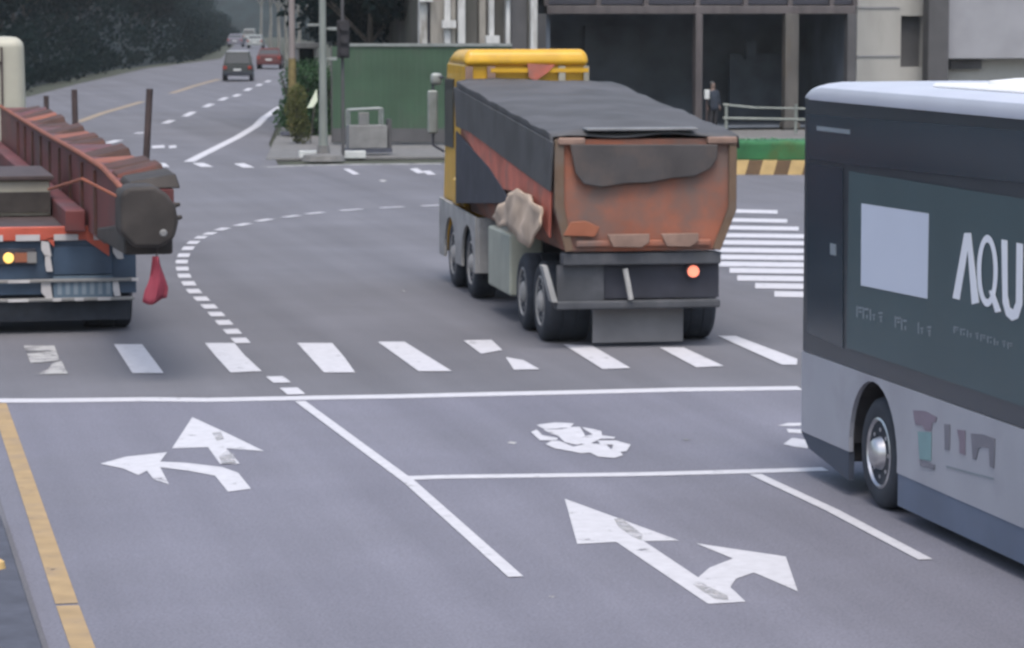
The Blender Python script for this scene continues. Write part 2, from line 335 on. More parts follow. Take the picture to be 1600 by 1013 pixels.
paint('paint_patch', [[Zd(*p) for p in [(596,668),(625,668),(700,725),(695,745),(655,728),(610,692)]], [Zd(*p) for p in [(880,905),(915,900),(1005,945),(1010,962),(960,955)]]], 'scuffed_paint', dz=.004)
paint('paint_patch', [[Zc(*p) for p in [(1060,500),(1105,495),(1120,530),(1085,540)]], [Zc(*p) for p in [(1095,620),(1130,590),(1165,600),(1180,650),(1110,655)]]], 'scuffed_paint', dz=.004)
# guide dots of the turning path
dots = [(435,593),(457,611),(376,532),(363,518),(350,504),(338,491),(327,479),(315,467),(303,455),(295,443),(288,431),(285,420),(284,409),(287,399),(294,388),(302,379),(314,371),(328,365),(347,358),(379,351),(413,344),(455,338),(492,333),(548,328),(612,324),(676,321)]
order = [0,1]
P = [at(u, v, PZ) for u, v in dots]; b = MB()
for i in range(len(dots)):
    j = min(max(i, 3), len(dots)-2) if i > 1 else None
    d = (P[1]-P[0]) if i < 2 else (P[j+1]-P[j-1]); d.z = 0; gap = (d.length/2 if i > 1 else 1.2); d.normalize()
    L_ = min(0.95, gap*0.55) if i > 1 else 0.6
    s_ = d.cross(Vector((0, 0, 1)))*0.10
    b.poly([P[i]-d*L_/2-s_, P[i]-d*L_/2+s_, P[i]+d*L_/2+s_, P[i]+d*L_/2-s_])
o = b.build('guide_dashes', 'paint', kind='structure', fixn=False)
if o.data.polygons[0].normal.z < 0: o.data.flip_normals()
# avenue markings
wline('edge_line', [[(295,253),(318,241),(342,229),(372,214),(400,197),(413,184),(430,172),(449,161)]], 0.30)
wline('far_stop_line', [[(412,261),(470,259),(560,257),(690,256)]], 0.5, 'worn_paint')
wline('lane_dash', [[(289,182),(302,175)], [(320,167.5),(331,162.5)], [(344,157),(354,152.5)], [(366,151),(374,147.5)], [(384,142),(391,138)], [(402,134.5),(408,131.5)], [(416,128.5),(421,126)]], 0.3)
wline('lane_dash', [[(168,224),(186,219)], [(257,193),(269,188)], [(214,209),(222,207)]], 0.3)
wline('avenue_yellow_line', [[(122,191),(160,177),(222,159)], [(268,146),(305,134),(342,124)]], 0.35, 'faded_yellow')
for q in ([(236,255),(258,255),(265,261),(243,260.5)], [(300,255),(318,254.5),(334,261),(314,261)], [(365,256),(381,255),(398,262),(380,262)],
          [(536,264),(546,264),(562,272),(552,273)], [(640,264),(652,263),(664,270),(652,271)], [(660,267),(672,267),(681,273),(668,273)], [(237,228),(256,227),(258,231),(238,232)], [(264,228),(275,227),(276,231),(264,232)]):
    paint('crosswalk_stripe', [q])
MB().poly([at(592,282,PZ),at(598,280,PZ),at(605,283,PZ),at(598,285,PZ)]).build('paint_patch','worn_paint',kind='structure',fixn=False)
for (u, v, r_) in ((862,932,5),(1072,687,6),(800,692,8),(630,454,4)):
    paint('paint_patch', [[(u-r_,v),(u-r_*.3,v-1.8),(u+r_,v-.6),(u+r_*.4,v+1.8)]], 'worn_paint')
# corner pavement
pv = [at(410,250), at(423,222), at(440,195), at(449,166)]
pvp = [(p.x+0.1, p.y, 0) for p in pv]+[(22.5,150,0),(80,150,0),(80,84.5,0),(13.0,84.2,0)]
MB().prism([(x, y, -0.05) for x, y, z in pvp], (0, 0, 0.09)).build('pavement', 'pavement', kind='structure', bevel=0.02)

# ------------------------------------------------------------------ hills
def ribbon_hill(name, base, side, prof):
    b = MB(); rows = []
    for i, p in enumerate(base):
        a = base[max(i-1, 0)]; c = base[min(i+1, len(base)-1)]; t = (c-a).normalized(); n_ = Vector((-t.y, t.x, 0))*side
        rows.append([p+n_*d+Vector((0, 0, z+(noise.noise(Vector((p.x*.07+d*.1, p.y*.07, z*.1)))*z*0.25))) for d, z in prof])
    k = len(prof)
    for r in rows: b.v += [tuple(q) for q in r]
    for i in range(len(rows)-1):
        for j in range(k-1): b.f.append((i*k+j, (i+1)*k+j, (i+1)*k+j+1, i*k+j+1))
    return b.build(name, 'hill', kind='structure', smooth=True)
def dens(pl, step):
    out = []
    for a, c in zip(pl[:-1], pl[1:]):
        n_ = max(1, int((c-a).length/step))
        out += [a.lerp(c, i/n_) for i in range(n_)]
    return out+[pl[-1]]
PROF = [(1.5,-0.3),(5,1.0),(10,4.5),(20,7.5),(45,11),(90,16)]
LBX = [Vector((-160, 75, 0)), Vector((-60, 88, 0))]+LB
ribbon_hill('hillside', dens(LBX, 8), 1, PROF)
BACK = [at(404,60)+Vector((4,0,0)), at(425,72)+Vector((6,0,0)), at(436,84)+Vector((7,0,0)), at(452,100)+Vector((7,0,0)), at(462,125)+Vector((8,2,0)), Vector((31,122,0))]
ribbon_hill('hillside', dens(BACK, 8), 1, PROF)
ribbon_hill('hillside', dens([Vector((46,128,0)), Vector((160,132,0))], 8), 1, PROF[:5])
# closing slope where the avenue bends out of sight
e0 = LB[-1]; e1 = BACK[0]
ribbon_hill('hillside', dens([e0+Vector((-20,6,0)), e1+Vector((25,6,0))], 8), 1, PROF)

# ------------------------------------------------------------------ foliage
def leaves(b, c, rx, ry, rz, n, s, hollow=0.45):
    for _ in range(n):
        while True:
            q = Vector((random.uniform(-1, 1), random.uniform(-1, 1), random.uniform(-1, 1)))
            if hollow < q.length < 1: break
        p = Vector(c)+Vector((q.x*rx, q.y*ry, q.z*rz)); a = Vector((random.gauss(0, 1), random.gauss(0, 1), random.gauss(0, 1))).normalized()
        e = a.orthogonal().normalized(); g = a.cross(e); t = s*random.uniform(0.6, 1.3)
        b.poly([p-e*t*.6, p+g*t*.35, p+e*t*.6, p-g*t*.35])
def crown(b, c, r, rz, clumps, n, s):
    for k in range(clumps):
        t = random.uniform(0, 6.28); rr = r*math.sqrt(random.random())*0.8; zz = random.uniform(-rz, rz)*0.75
        cr = r*random.uniform(0.28, 0.5)
        leaves(b, (c[0]+rr*math.cos(t), c[1]+rr*math.sin(t), c[2]+zz), cr, cr, cr*0.8, n, s, 0.2)
def tree_proto(kind, hgt, lean, bare, r, m, bark):
    root = empty(kind, (0, 0, 0)); tk = MB(); p = Vector((0, 0, -0.4)); rad = 0.17
    path = [p]
    for i in range(6): path.append(Vector((lean*i*i*0.05+random.uniform(-.06, .06), random.uniform(-.08, .08), hgt*(i+1)/6*0.75)))
    for i in range(6): tk.tube(path[i], path[i+1], rad*(1-i*0.12), rad*(1-(i+1)*0.12), 8)
    for i in range(7):
        st = path[3+i % 3]; t = random.uniform(0, 6.28); en = st+Vector((math.cos(t)*r*.6, math.sin(t)*r*.6, random.uniform(1, 2.2)))
        tk.tube(st, en, 0.07, 0.02, 6)
    tk.build('trunk', bark, root, smooth=True)
    cb = MB(); crown(cb, (lean, 0, hgt-r*0.35), r, hgt*(1-bare)*0.5, 22, 230, 0.30)
    cb.build('crown', m, root, fixn=False); return root
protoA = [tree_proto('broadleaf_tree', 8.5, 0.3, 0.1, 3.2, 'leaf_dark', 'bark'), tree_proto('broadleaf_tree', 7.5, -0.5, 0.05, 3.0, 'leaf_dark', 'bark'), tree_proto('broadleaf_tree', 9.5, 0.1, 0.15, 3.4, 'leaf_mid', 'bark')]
GT = 'dark trees massed along the avenue'
LAB_T = 'dark green broadleaf tree in the wooded bank along the left edge of the avenue'
places = []
for i, p in enumerate(dens([Vector((-40, 96, 0))]+LB[1:9], 7.5)):
    a = LB[0]; places.append((p+Vector((-5.5-random.uniform(0, 2), 3.5+random.uniform(-1, 2), 0.2))))
first = [True]*3
for i, p in enumerate(places):
    k = i % 3; o = protoA[k] if first[k] else copy_tree(protoA[k]); first[k] = False
    o.location = p; o.rotation_euler = (0, 0, random.uniform(0, 6.28)); s_ = random.uniform(0.85, 1.2); o.scale = (s_, s_, s_)
    tag(o, LAB_T, 'tree', GT); o.scale = (s_*1.05, s_*1.05, s_*random.uniform(.95, 1.3))
# dark trees behind the green site fence and the pale wall
for i, (x, y) in enumerate([(575, 101), (618, 104), (560, 107), (600, 112), (532, 113), (640, 116)]):
    o = copy_tree(protoA[i % 3]); q_ = on_y(x, 40, y); o.location = (q_.x, y, 0); o.rotation_euler = (0, 0, i*1.3); o.scale = (0.95,)*3
    tag(o, 'dark tree rising behind the green site fence', 'tree', 'trees behind the green fence')
# pale trunked roadside trees
pt = tree_proto('slender_tree', 9.5, 0.2, 0.5, 2.2, 'leaf_mid', 'bark_pale')
for i, (u, v, s_) in enumerate([(396,71,1.3),(408,79,1.25),(419,84,1.2),(430,92,1.1),(438,97,1.0),(446,104,1.0),(470,118,0.95),(556,118,0.9)]):
    o = pt if i == 0 else copy_tree(pt); o.location = at(u, v)+Vector((1.0 if i < 6 else 4, 0, 0)); o.rotation_euler = (0, 0, i*1.7); o.scale = (s_, s_, s_)
    tag(o, 'slender tree with a pale trunk on the right side of the avenue' if i < 6 else 'slender pale trunked tree behind the corner hedge', 'tree', 'pale trunked trees by the avenue' if i < 6 else 'pale trunked trees behind the corner')
ub = MB()
for base, side in ((dens(LBX, 1.1), 1), (dens(BACK, 1.1), 1)):
    for i, p in enumerate(base[:-1]):
        t = (base[i+1]-p).normalized(); n_ = Vector((-t.y, t.x, 0))*side
        bul = noise.noise(Vector((p.x*.11, p.y*.11, 2)))
        for d, z, r_ in ((2.0, 0.7, 0.9+bul), (3.5+bul*2, 2.4, 1.5+bul), (6+bul*3, 4.6, 1.9+bul)):
            if random.random() < .18: continue
            leaves(ub, p+n_*(d+random.uniform(-.4, .5))+Vector((0, 0, z)), r_, r_, r_, 34, 0.34, 0.3)
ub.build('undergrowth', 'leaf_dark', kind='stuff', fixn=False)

# ------------------------------------------------------------------ distant cars
def car(name, loc, rz, m, label, group, suv=False, roofm=None):
    root = empty(name, loc, rz, label, 'car', group)      # local +y = forward, rear at y=0
    Lc = 4.5; hw = 0.88; ht = 1.72 if suv else 1.44; zb = 0.32
    b = MB(); sec = [(0.0, zb+.05, .62), (0.05, zb, .95), (0.9, zb, .98 if suv else 0.95), (3.1, zb, .95), (4.3, zb, .78), (4.5, zb+.1, .6)]
    for (y0, a0, c0), (y1, a1, c1) in zip(sec[:-1], sec[1:]):
        b.hexa([(-hw,y0,a0),(hw,y0,a0),(hw,y1,a1),(-hw,y1,a1),(-hw*.97,y0,c0),(hw*.97,y0,c0),(hw*.97,y1,c1),(-hw*.97,y1,c1)])
    b.build('body', m, root, bevel=0.05)
    y0, y1 = (0.12, 0.35) if suv else (0.35, 1.0); zc = .94
    b = MB().hexa([(-hw*.93,y0,zc),(hw*.93,y0,zc),(hw*.93,3.2,zc),(-hw*.93,3.2,zc),(-hw*.75,y1,ht),(hw*.75,y1,ht),(hw*.75,2.4,ht),(-hw*.75,2.4,ht)])
    b.build('cabin', m, root, bevel=0.06)
    MB().box(-hw*.74, hw*.74, y1+.02, 2.38, ht-.01, ht+.04).build('roof', roofm or m, root, bevel=0.02)
    zt = ht-.1; k = (zt-zc)/(ht-zc); k0 = 0.12/(ht-zc)
    ya, yb = y0+(y1-y0)*k0-.012, y0+(y1-y0)*k-.012
    MB().hexa([(-hw*.82,ya,zc+.12),(hw*.82,ya,zc+.12),(hw*.82,ya+.02,zc+.12),(-hw*.82,ya+.02,zc+.12),(-hw*.70,yb,zt),(hw*.70,yb,zt),(hw*.70,yb+.02,zt),(-hw*.70,yb+.02,zt)]).build('rear_window', 'cab_glass', root)
    for s in (-1, 1):
        MB().hexa([(s*hw*.93,.6,zc+.08),(s*(hw*.93+.01),.6,zc+.08),(s*(hw*.93+.01),3.0,zc+.08),(s*hw*.93,3.0,zc+.08),(s*hw*.78,.9,zt),(s*(hw*.78+.012),.9,zt),(s*(hw*.78+.012),2.35,zt),(s*hw*.78,2.35,zt)]).build('side_window', 'cab_glass', root)
        MB().box(s*(hw-.26), s*(hw-.04), -.025, .05, .72, .9).build('tail_light', 'lamp_red', root, bevel=0.01)
        for yw in (0.85, 3.6):
            t = MB().lathe((s*(hw-.2), yw, .33), (s, 0, 0), [(0,.26),(0,.33),(.2,.33),(.21,.25)], 20).build('wheel', 'tyre', root, smooth=True)
            MB().lathe((s*(hw-.2), yw, .33), (s, 0, 0), [(.205,.22),(.225,.2)], 16).build('rim', 'chrome', t)
    MB().box(-hw*.9, hw*.9, -.06, .03, .34, .56).build('bumper', 'tyre' if suv else m, root, bevel=0.02)
    MB().box(-.22, .22, -.075, -.055, .62, .74).build('number_plate', 'white_plastic', root)
    return root
GC = None
def cp(u, v): p = at(u, v); return (p.x, p.y, 0.004)
car('parked_suv' if False else 'suv', cp(371,127.5), math.radians(-9), 'car_dark', 'dark suv with a painted roof highlight driving away up the avenue', None, True, 'car_roof_highlight')
car('hatchback', cp(420,108.5), math.radians(-11), 'car_red', 'dark red car on the avenue to the right of the dark suv', None)
car('sedan', cp(398,76), math.radians(-11), 'car_silver', 'silver white car farther up the avenue above the red car', None)
car('sedan', cp(367,74), math.radians(-11), 'car_grey', 'grey car far up the avenue beyond the dark suv', None, False)
car('van', cp(389,67), math.radians(-11), 'car_silver', 'pale car farthest up the avenue where it bends', None, True)

# ------------------------------------------------------------------ corner: lamp post, pole, hedge, cabinet
p0 = at(508, 252)
root = empty('lamp_post', (p0.x, p0.y+.3, 0), 0, 'tall grey lamp post with small sign plates before the green fence', 'lamp post')
b = MB().lathe((0,0,0),(0,0,1),[(0.1,.13),(2.5,.105),(9.5,.07)],16); b.build('pole', 'pole_grey', root, smooth=True)
MB().lathe((0,0,0),(0,0,1),[(0,.62),(.16,.55),(.2,.2),(.42,.16)],20).build('base', 'pavement', root, smooth=False)
MB().path([(0,0,9.5),(-.3,-.5,9.9),(-1.0,-1.8,10.1)],.05).build('arm','pole_grey',root)
MB().box(-1.2,-.8,-2.4,-1.7,10.05,10.2).build('lamp_head','pole_grey',root,bevel=.04)
for (u, v, wd, h_) in ((490,39,.36,.07),(519,45,.24,.09),(520,92,.22,.09)):
    q = on_y(u, v, p0.y+.3); x = q.x-p0.x
    MB().box(x-wd/2, x+wd/2, -.03, -.01, q.z-h_/2, q.z+h_/2).build('sign_plate','pale_metal',root)
    MB().tube((0,-.02,q.z),(x,-.02,q.z),.02).build('bracket','pole_grey',root)
q = on_y(536, 60, p0.y+.5)
root = empty('traffic_signal', (q.x, q.y, 0), 0, 'dark traffic signal housing on a thin post just right of the grey lamp post', 'traffic light')
MB().lathe((0,.1,0),(0,0,1),[(.1,.05),(4.9,.045)],10).build('post','concrete_dark',root)
MB().box(-.17,.17,-.12,.05,q.z-.55,q.z+.5).build('housing','cloth_charcoal',root,bevel=.03)
for k in range(3):
    MB().lathe((0,-.12,q.z-.36+k*.34),(0,-1,0),[(0,.11),(.12,.12)],14).build('lens_hood','cloth_charcoal',root)
p1 = at(450, 216)
root = empty('utility_pole', (p1.x+.2, p1.y+.3, 0), 0, 'thin pinkish grey pole with an ochre painted foot beside the hedge', 'pole')
MB().lathe((0,0,0),(0,0,1),[(2.6,.105),(9,.09)],12).build('shaft','pole_pink',root,smooth=True)
MB().lathe((0,0,0),(0,0,1),[(.12,.14),(2.6,.125)],12).build('foot_sleeve','pole_ochre',root,smooth=True)
MB().lathe((0,0,0),(0,0,1),[(0.1,.42),(.2,.40)],16).build('base_plate','kerb_dark',root)
# hedge
hb = MB(); c = on_y(482, 165, 99.0)
for (u, v, r_) in ((470,125,.75),(488,122,.8),(478,150,.85),(495,150,.7),(470,172,.8),(490,178,.85),(480,200,.8),(500,195,.7),(505,130,.6),(520,160,.5)):
    q = on_y(u, v, 99.5); leaves(hb, q-Vector((c.x, 99.0, 0)), r_, r_, r_*.9, 700, .11, .1)
leaves(hb, (0,.3,.6), 1.2, .7, .9, 1200, .12, .1)
root = empty('corner_shrub', (c.x, 99.0, 0), 0, 'tall rounded green shrub behind the corner pole', 'shrub')
hb.build('foliage', 'leaf_bush', root, fixn=False)
st = MB()
for k in range(5): st.tube(((k-2)*.15,0,0.1),((k-2)*.45,.1,2.0),.04,.02,6)
st.build('stem','bark',root)
yb = MB(); q = on_y(462, 185, 93.0)
for k, (u, v, r_) in enumerate(((464,150,.33),(462,170,.36),(464,190,.38),(470,205,.35))):
    leaves(yb, on_y(u, v, 93.0)-Vector((q.x, 93.0, 0)), r_, r_, r_*1.2, 420, .09, .05)
root = empty('yellowing_shrub', (q.x, 93.0, 0), 0, 'narrow yellowish green shrub beside the ochre pole foot', 'shrub')
yb.build('foliage','leaf_yellow',root,fixn=False); MB().tube((0,0,.1),(0.05,0,1.6),.04,.02,6).build('stem','bark',root)
# control box over the hedge
q0 = on_y(480, 92, 103.0)
root = empty('roadside_cabinet', (q0.x, 103.0, 0), 0, 'grey topped cabinet with a dark opening standing behind the corner shrub', 'cabinet')
zt = on_y(480, 76, 103.0).z; zb = on_y(480, 110, 103.0).z
MB().box(-.36,.36,0,.5,.1,zb).box(-.36,-.27,0,.5,zb,zt).box(.27,.36,0,.5,zb,zt).box(-.27,.27,.42,.5,zb,zt).build('case','cabinet_grey',root,bevel=.02)
MB().box(-.42,.42,-.06,.56,zt,zt+.2).build('hood','cabinet_grey',root,bevel=.03)
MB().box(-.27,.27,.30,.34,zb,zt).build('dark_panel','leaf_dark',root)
# white triangular board
A, B_, C_, D_ = on_y(495,139,92.0), on_y(480,169,92.0), on_y(489,168,92.0), on_y(496,158,92.0)
root = empty('leaning_board', (B_.x, 92.0, 0), 0, 'white triangular board standing at the front of the green corner shrub', 'board')
o_ = Vector((B_.x, 92.0, 0))
MB().prism([A-o_, B_-o_, C_-o_, D_-o_], (0,.03,0)).build('panel','triangle_white',root)
MB().tube((.1,.06,.1),(A.x-B_.x-.03,.06,A.z-.2),.02).build('stake','bark',root)
# green site fence
def fence():
    ya, yb = 92.0, 90.5
    P0_ = on_y(519, 80, ya); zt0 = on_y(545, 79, ya).z; P1_ = on_y(800, 70, yb)
    x0, x1 = P0_.x, P1_.x; zt1 = on_y(700, 71, 91.3).z+.02
    root = empty('site_fence', (x0, ya, 0), math.atan2(yb-ya, x1-x0), 'long dark green sheet metal site fence with a pale top rail behind the dump truck', 'fence')
    L_ = math.hypot(x1-x0, yb-ya); b = MB(); n_ = 120
    for i in range(n_):
        xa = L_*i/n_; xb = L_*(i+1)/n_; off = (0, .005, .005, 0)[i % 4]; off2 = (0.005, .005, 0, 0)[i % 4]
        b.poly([(xa, off, .1), (xb, off2, .1), (xb, off2, zt1-.05), (xa, off, zt1-.05)])
    b.build('sheeting', 'fence_green', root, fixn=False)
    MB().box(0.5, L_, -.05, .07, zt1-.05, zt1+.04).build('top_rail', 'pale_metal', root)
    MB().box(0, L_, -.04, -.005, .12, .55).build('kick_board','concrete_dark',root)
    for i in range(8):
        MB().box(L_*i/7-.05, L_*i/7+.05, .04, .14, .1, zt1-.06).build('post','concrete_dark',root)
fence()
# cage-like barrow of grey boxes by the fence
q = at(578, 247); root = empty('utility_box', (q.x, q.y+.6, 0.12), 0, 'low grey utility box with a pipe frame on top in front of the green fence', 'utility box')
k_ = 84.5*1.02/f
MB().box(-.5,.62,0,.55,.12,.78).build('case','cabinet_grey',root,bevel=.02)
MB().box(-.62,.75,-.05,.65,0,.12).build('base_shade','kerb_dark',root)  # dark slab stands in for the shadow at the box foot
MB().path([(-.48,.05,.78),(-.48,.05,1.22),(.48,.05,1.26),(.48,.05,.78)],.035).path([(-.48,.5,.78),(-.48,.5,1.22),(.48,.5,1.26),(.48,.5,.78)],.035).build('pipe_frame','pale_metal',root)
MB().box(-.18,.12,.2,.3,.78,1.15).build('meter','cabinet_grey',root,bevel=.02)
MB().box(.66,.76,.1,.5,0.12,.95).build('side_board','concrete_dark',root)
for (u, v) in ((487,248),(555,248)):
    p = at(u, v); MB().prism([(p.x-.35,p.y,.0),(p.x+.3,p.y-.05,.0),(p.x+.3,p.y+.15,.0),(p.x-.35,p.y+.2,.0)],(0,0,.22)).build('kerb_stone','white_plastic',bevel=.02,label='pale kerb stone at the left of the lamp post foot' if u<500 else 'pale kerb stone at the right of the lamp post foot',cat='kerb stone')

# ------------------------------------------------------------------ pale building behind the fence
YB = 97.0
def xz(u, v, Y): q = on_y(u, v, Y); return q.x, q.z
def wallbox(b, u0, u1, z0, z1, Y, d, dep=None):
    x0 = on_y(u0, 40, Y).x; x1 = on_y(u1, 40, Y).x; b.box(x0, x1, Y-d, Y+(dep or 0.2), z0, z1); return b
root = empty('pale_building', (0, 0, 0), 0, 'low building with white and grey upright strips above the green fence behind the yellow cab', 'building')
wallbox(MB(), 652, 838, 0, 8.5, YB, 0, 7).build('wall', 'concrete_mid', root)
wallbox(MB(), 646, 842, 8.5, 8.75, YB, .3, 7.3).build('roof', 'concrete_dark', root)
for (u0, u1, m_, d) in ((653,665,'wall_light_strip',.28),(665,671,'window_dark',.05),(671,692,'wall_tan',.18),(692,701,'wall_light_strip',.3),(703,710,'wall_tan',.2),(713,724,'wall_light_strip',.32),(727,744,'concrete_mid',.12),(748,758,'wall_tan',.1),(762,769,'wall_light_strip',.3),(788,794,'wall_light_strip',.3),(797,822,'concrete_dark',.1),(826,836,'wall_light_strip',.35)):
    wallbox(MB(), u0, u1, 0.1, 7.2+random.uniform(-1, 1), YB, d, 0).build('pilaster' if m_ != 'window_dark' else 'window', m_, root)
for (u, z) in ((664,4.45),(700,3.6),(768,3.1),(790,4.6)):
    x = on_y(u, 40, YB-.4).x; MB().box(x-.2, x+.25, YB-.5, YB-.33, z, z+.25).build('wall_box','wall_light_strip',root)

# ------------------------------------------------------------------ dark steel-framed building on the right
YS = 100.0
root = empty('steel_frame_building', (0, 0, 0), 0, 'dark open fronted building with steel columns and a long beam behind the dump truck', 'building')
X0 = on_y(838, 40, YS).x+.35; X1 = on_y(1336, 40, YS).x
zb0 = on_y(1000, 22, YS).z; zb1 = on_y(1000, 9, YS).z
MB().box(X0,X1,YS+7,YS+7.3,0,11).box(X0,X0+.2,YS+.3,YS+7,0,11).box(X1-.2,X1,YS+.3,YS+7,0,11).build('wall','dark_inside',root)
MB().box(X0,X1,YS+.3,YS+7,0.12,.16).build('floor_slab','dark_inside',root)
MB().box(X0,X1,YS+.3,YS+7,zb1,zb1+.2).build('ceiling','dark_inside',root)
MB().box(X0,X1,YS-.1,YS+.3,zb0,zb1).build('beam','steel_column',root,bevel=.02)
MB().box(X0-.2,X1+.2,YS-.3,YS+7.4,11,11.3).build('roof','concrete_dark',root)
for (u0, u1, m_, nm) in ((1085,1096,'steel_column','column'),(1225,1246,'steel_column_stained','column'),(1322,1336,'concrete_dark','column'),(838,852,'concrete_dark','column')):
    xa = on_y(u0, 100, YS).x; xb = on_y(u1, 100, YS).x
    MB().box(xa, xb, YS-.14, YS+.26, 0, zb0).build(nm, m_, root, bevel=.02)
    MB().box(xa-.05, xb+.05, YS-.2, YS+.3, 0.12, .3).build('column_foot', m_, root)
xs = [X0]+[on_y(u, 0, YS).x for u in (935,1010,1090,1165,1235,1300)]+[X1]
for i in range(len(xs)-1):
    w_ = MB(); xa, xb = xs[i]+.08, xs[i+1]-.08
    w_.box(xa, xb, YS+.1, YS+.14, zb1+.05, zb1+2.4).build('window','window_dark',root)
MB().box(X0,X1,YS+.0,YS+.2,zb1+2.4,11).build('parapet','steel_column',root)
for x in xs: MB().box(x-.08,x+.08,YS-.02,YS+.22,zb1,zb1+2.4).build('mullion','steel_column',root)
# dark partition and shelving inside
MB().box(on_y(1140,100,YS+6).x, on_y(1222,100,YS+6).x, YS+6, YS+6.2, .16, 2.6).build('partition','dark_blue_grey',root)
MB().box(on_y(1165,80,YS+5.5).x, on_y(1180,80,YS+5.5).x, YS+5.4, YS+5.6, 2.4, 3.1).build('hanging_sign','dark_blue_grey',root)
MB().box(on_y(900,100,YS+8).x, on_y(985,100,YS+8).x, YS+6.7, YS+6.9, .16, 3.6).build('partition','dark_inside',root)

# ------------------------------------------------------------------ white concrete building at the right edge
YW = 104.0
root = empty('concrete_building', (0, 0, 0), 0, 'pale concrete building with a dark square pillar behind the bus roof', 'building')
XA = on_y(1339, 50, YW).x; XB = on_y(1640, 50, YW).x+6
xw0, zw1 = xz(1408, 25, YW); xw1, zw0 = xz(1441, 105, YW)
MB().box(XA, xw0, YW, YW+8, 0, 9).box(xw0, xw1, YW, YW+8, 0, zw0).box(xw0, xw1, YW, YW+8, zw1, 9).box(xw1, XB, YW, YW+8, 0, 9).build('wall','concrete_pale',root)
MB().box(xw0, xw1, YW+.35, YW+.4, zw0, zw1).build('window','concrete_dark',root)
for v in (12, 88):
    z = on_y(1370, v, YW).z; MB().box(XA-.02, xw0-.05, YW-.04, YW-.003, z-.02, z+.025).build('string_course','concrete_grey',root)
xa = on_y(1446, 60, YW-1).x; xb = on_y(1478, 60, YW-1).x
MB().box(xa, xb, YW-1.3, YW-.7, 0, 9).build('pillar','concrete_dark',root,bevel=.02)
x0_, z0_ = xz(1479, 92, YW-.7); x1_, _ = xz(1590, 92, YW-.7)
MB().box(x0_, x1_+3, YW-.75, YW-.1, z0_, 9).build('cladding_panel','concrete_grey',root,bevel=.02)
z1_ = on_y(1500, 108, YW).z; MB().box(on_y(1482,100,YW).x, on_y(1530,100,YW).x, YW-.25, YW-.003, z1_, z0_-.05).build('panel_shadow_strip','concrete_dark',root)  # dark strip painted in as the shadow below the cladding panel
MB().box(XA-.3, XB, YW-.4, YW+8.3, 9, 9.25).build('roof','concrete_dark',root)

# ------------------------------------------------------------------ planter with striped kerb, guard rail
a = at(1120, 273); c = at(1262, 273.5)
pl = empty('planter', (a.x, a.y, 0), math.atan2(c.y-a.y, c.x-a.x), 'low green planted bed behind a yellow and brown striped kerb', 'planter')
L_ = (c-a).length+4; n_ = int(L_/0.36)
for i in range(n_):
    MB().hexa([(i*.36,0,0),(i*.36+.36,0,0),(i*.36+.36,.3,0),(i*.36,.3,0),(i*.36+.1,.04,.36),(i*.36+.46,.04,.36),(i*.36+.46,.3,.36),(i*.36+.1,.3,.36)]).build('kerb_block','kerb_yellow' if i % 2 else 'kerb_brown',pl)
MB().box(0,L_,.32,9.0,0,.34).build('soil','planter_green',pl)
MB().box(0,L_,.34,1.9,.30,.84).build('clipped_hedge','planter_green',pl,bevel=.1,seg=3)
hb = MB()
for i in range(int(L_/.4)):
    for y in (.7,1.5,2.6,4,5.5,7,8.4): leaves(hb, (i*.4+.3, y, .74 if y < 2 else .42), .35, .5, .15, 120, .045, 0)
hb.build('ground_cover','planter_green',pl,fixn=False)
q0 = at(1130, 212); q1 = at(1262, 214)
gr = empty('guard_rail', (q0.x, q0.y, .1), math.atan2(q1.y-q0.y, q1.x-q0.x), 'white pipe guard rail with two rails behind the green planted bed', 'railing')
L_ = (q1-q0).length+3
for i in range(int(L_/1.45)+1):
    x = 1.05+i*1.45 if i else 0.1
    MB().tube((x,0,0),(x,0,.98),.055).build('post','pole_grey',gr,smooth=True)
MB().tube((0,-.02,.93),(1.1,-.02,.84),.04).tube((1.1,-.02,.84),(L_,-.02,.80),.035).build('rail','pole_grey',gr,smooth=True)
MB().tube((0,-.02,.48),(L_,-.02,.45),.045).build('rail','pole_grey',gr,smooth=True)

# ------------------------------------------------------------------ person beside the column
def skin(name, chains, m, parent, sub=2):
    vs = []; es = []; rs = []; idx = {}
    for ch in chains:
        prev = None
        for (p, r_) in ch:
            key = tuple(round(x, 4) for x in p)
            if key not in idx: idx[key] = len(vs); vs.append(p); rs.append(r_)
            if prev is not None: es.append((prev, idx[key]))
            prev = idx[key]
    me = bpy.data.meshes.new(name); me.from_pydata(vs, es, []); me.materials.append(MATS[m])
    o = bpy.data.objects.new(name, me); COL.objects.link(o); o.parent = parent
    md = o.modifiers.new('skin', 'SKIN'); md.use_smooth_shade = True
    if not me.skin_vertices: me.skin_vertices.new(name='')
    for i, sv in enumerate(me.skin_vertices[0].data):
        r_ = rs[i]; sv.radius = (r_, r_) if not isinstance(r_, tuple) else r_; sv.use_root = (i == 0)
    o.modifiers.new('sub', 'SUBSURF').levels = sub; o.modifiers['sub'].render_levels = sub
    return o
q = at(1113, 208.5)
pr = empty('person', (q.x, q.y, .0), math.radians(200), 'person in a dark coat standing beside a steel column behind the dump truck', 'person')
body = [[((0,0,.93),.13),((0,0,1.1),.125),((0,0,1.3),.15),((0,0,1.43),.09),((0,.01,1.5),.055),((0,.01,1.56),.075),((0,0,1.66),.095),((0,0,1.74),.07)]]
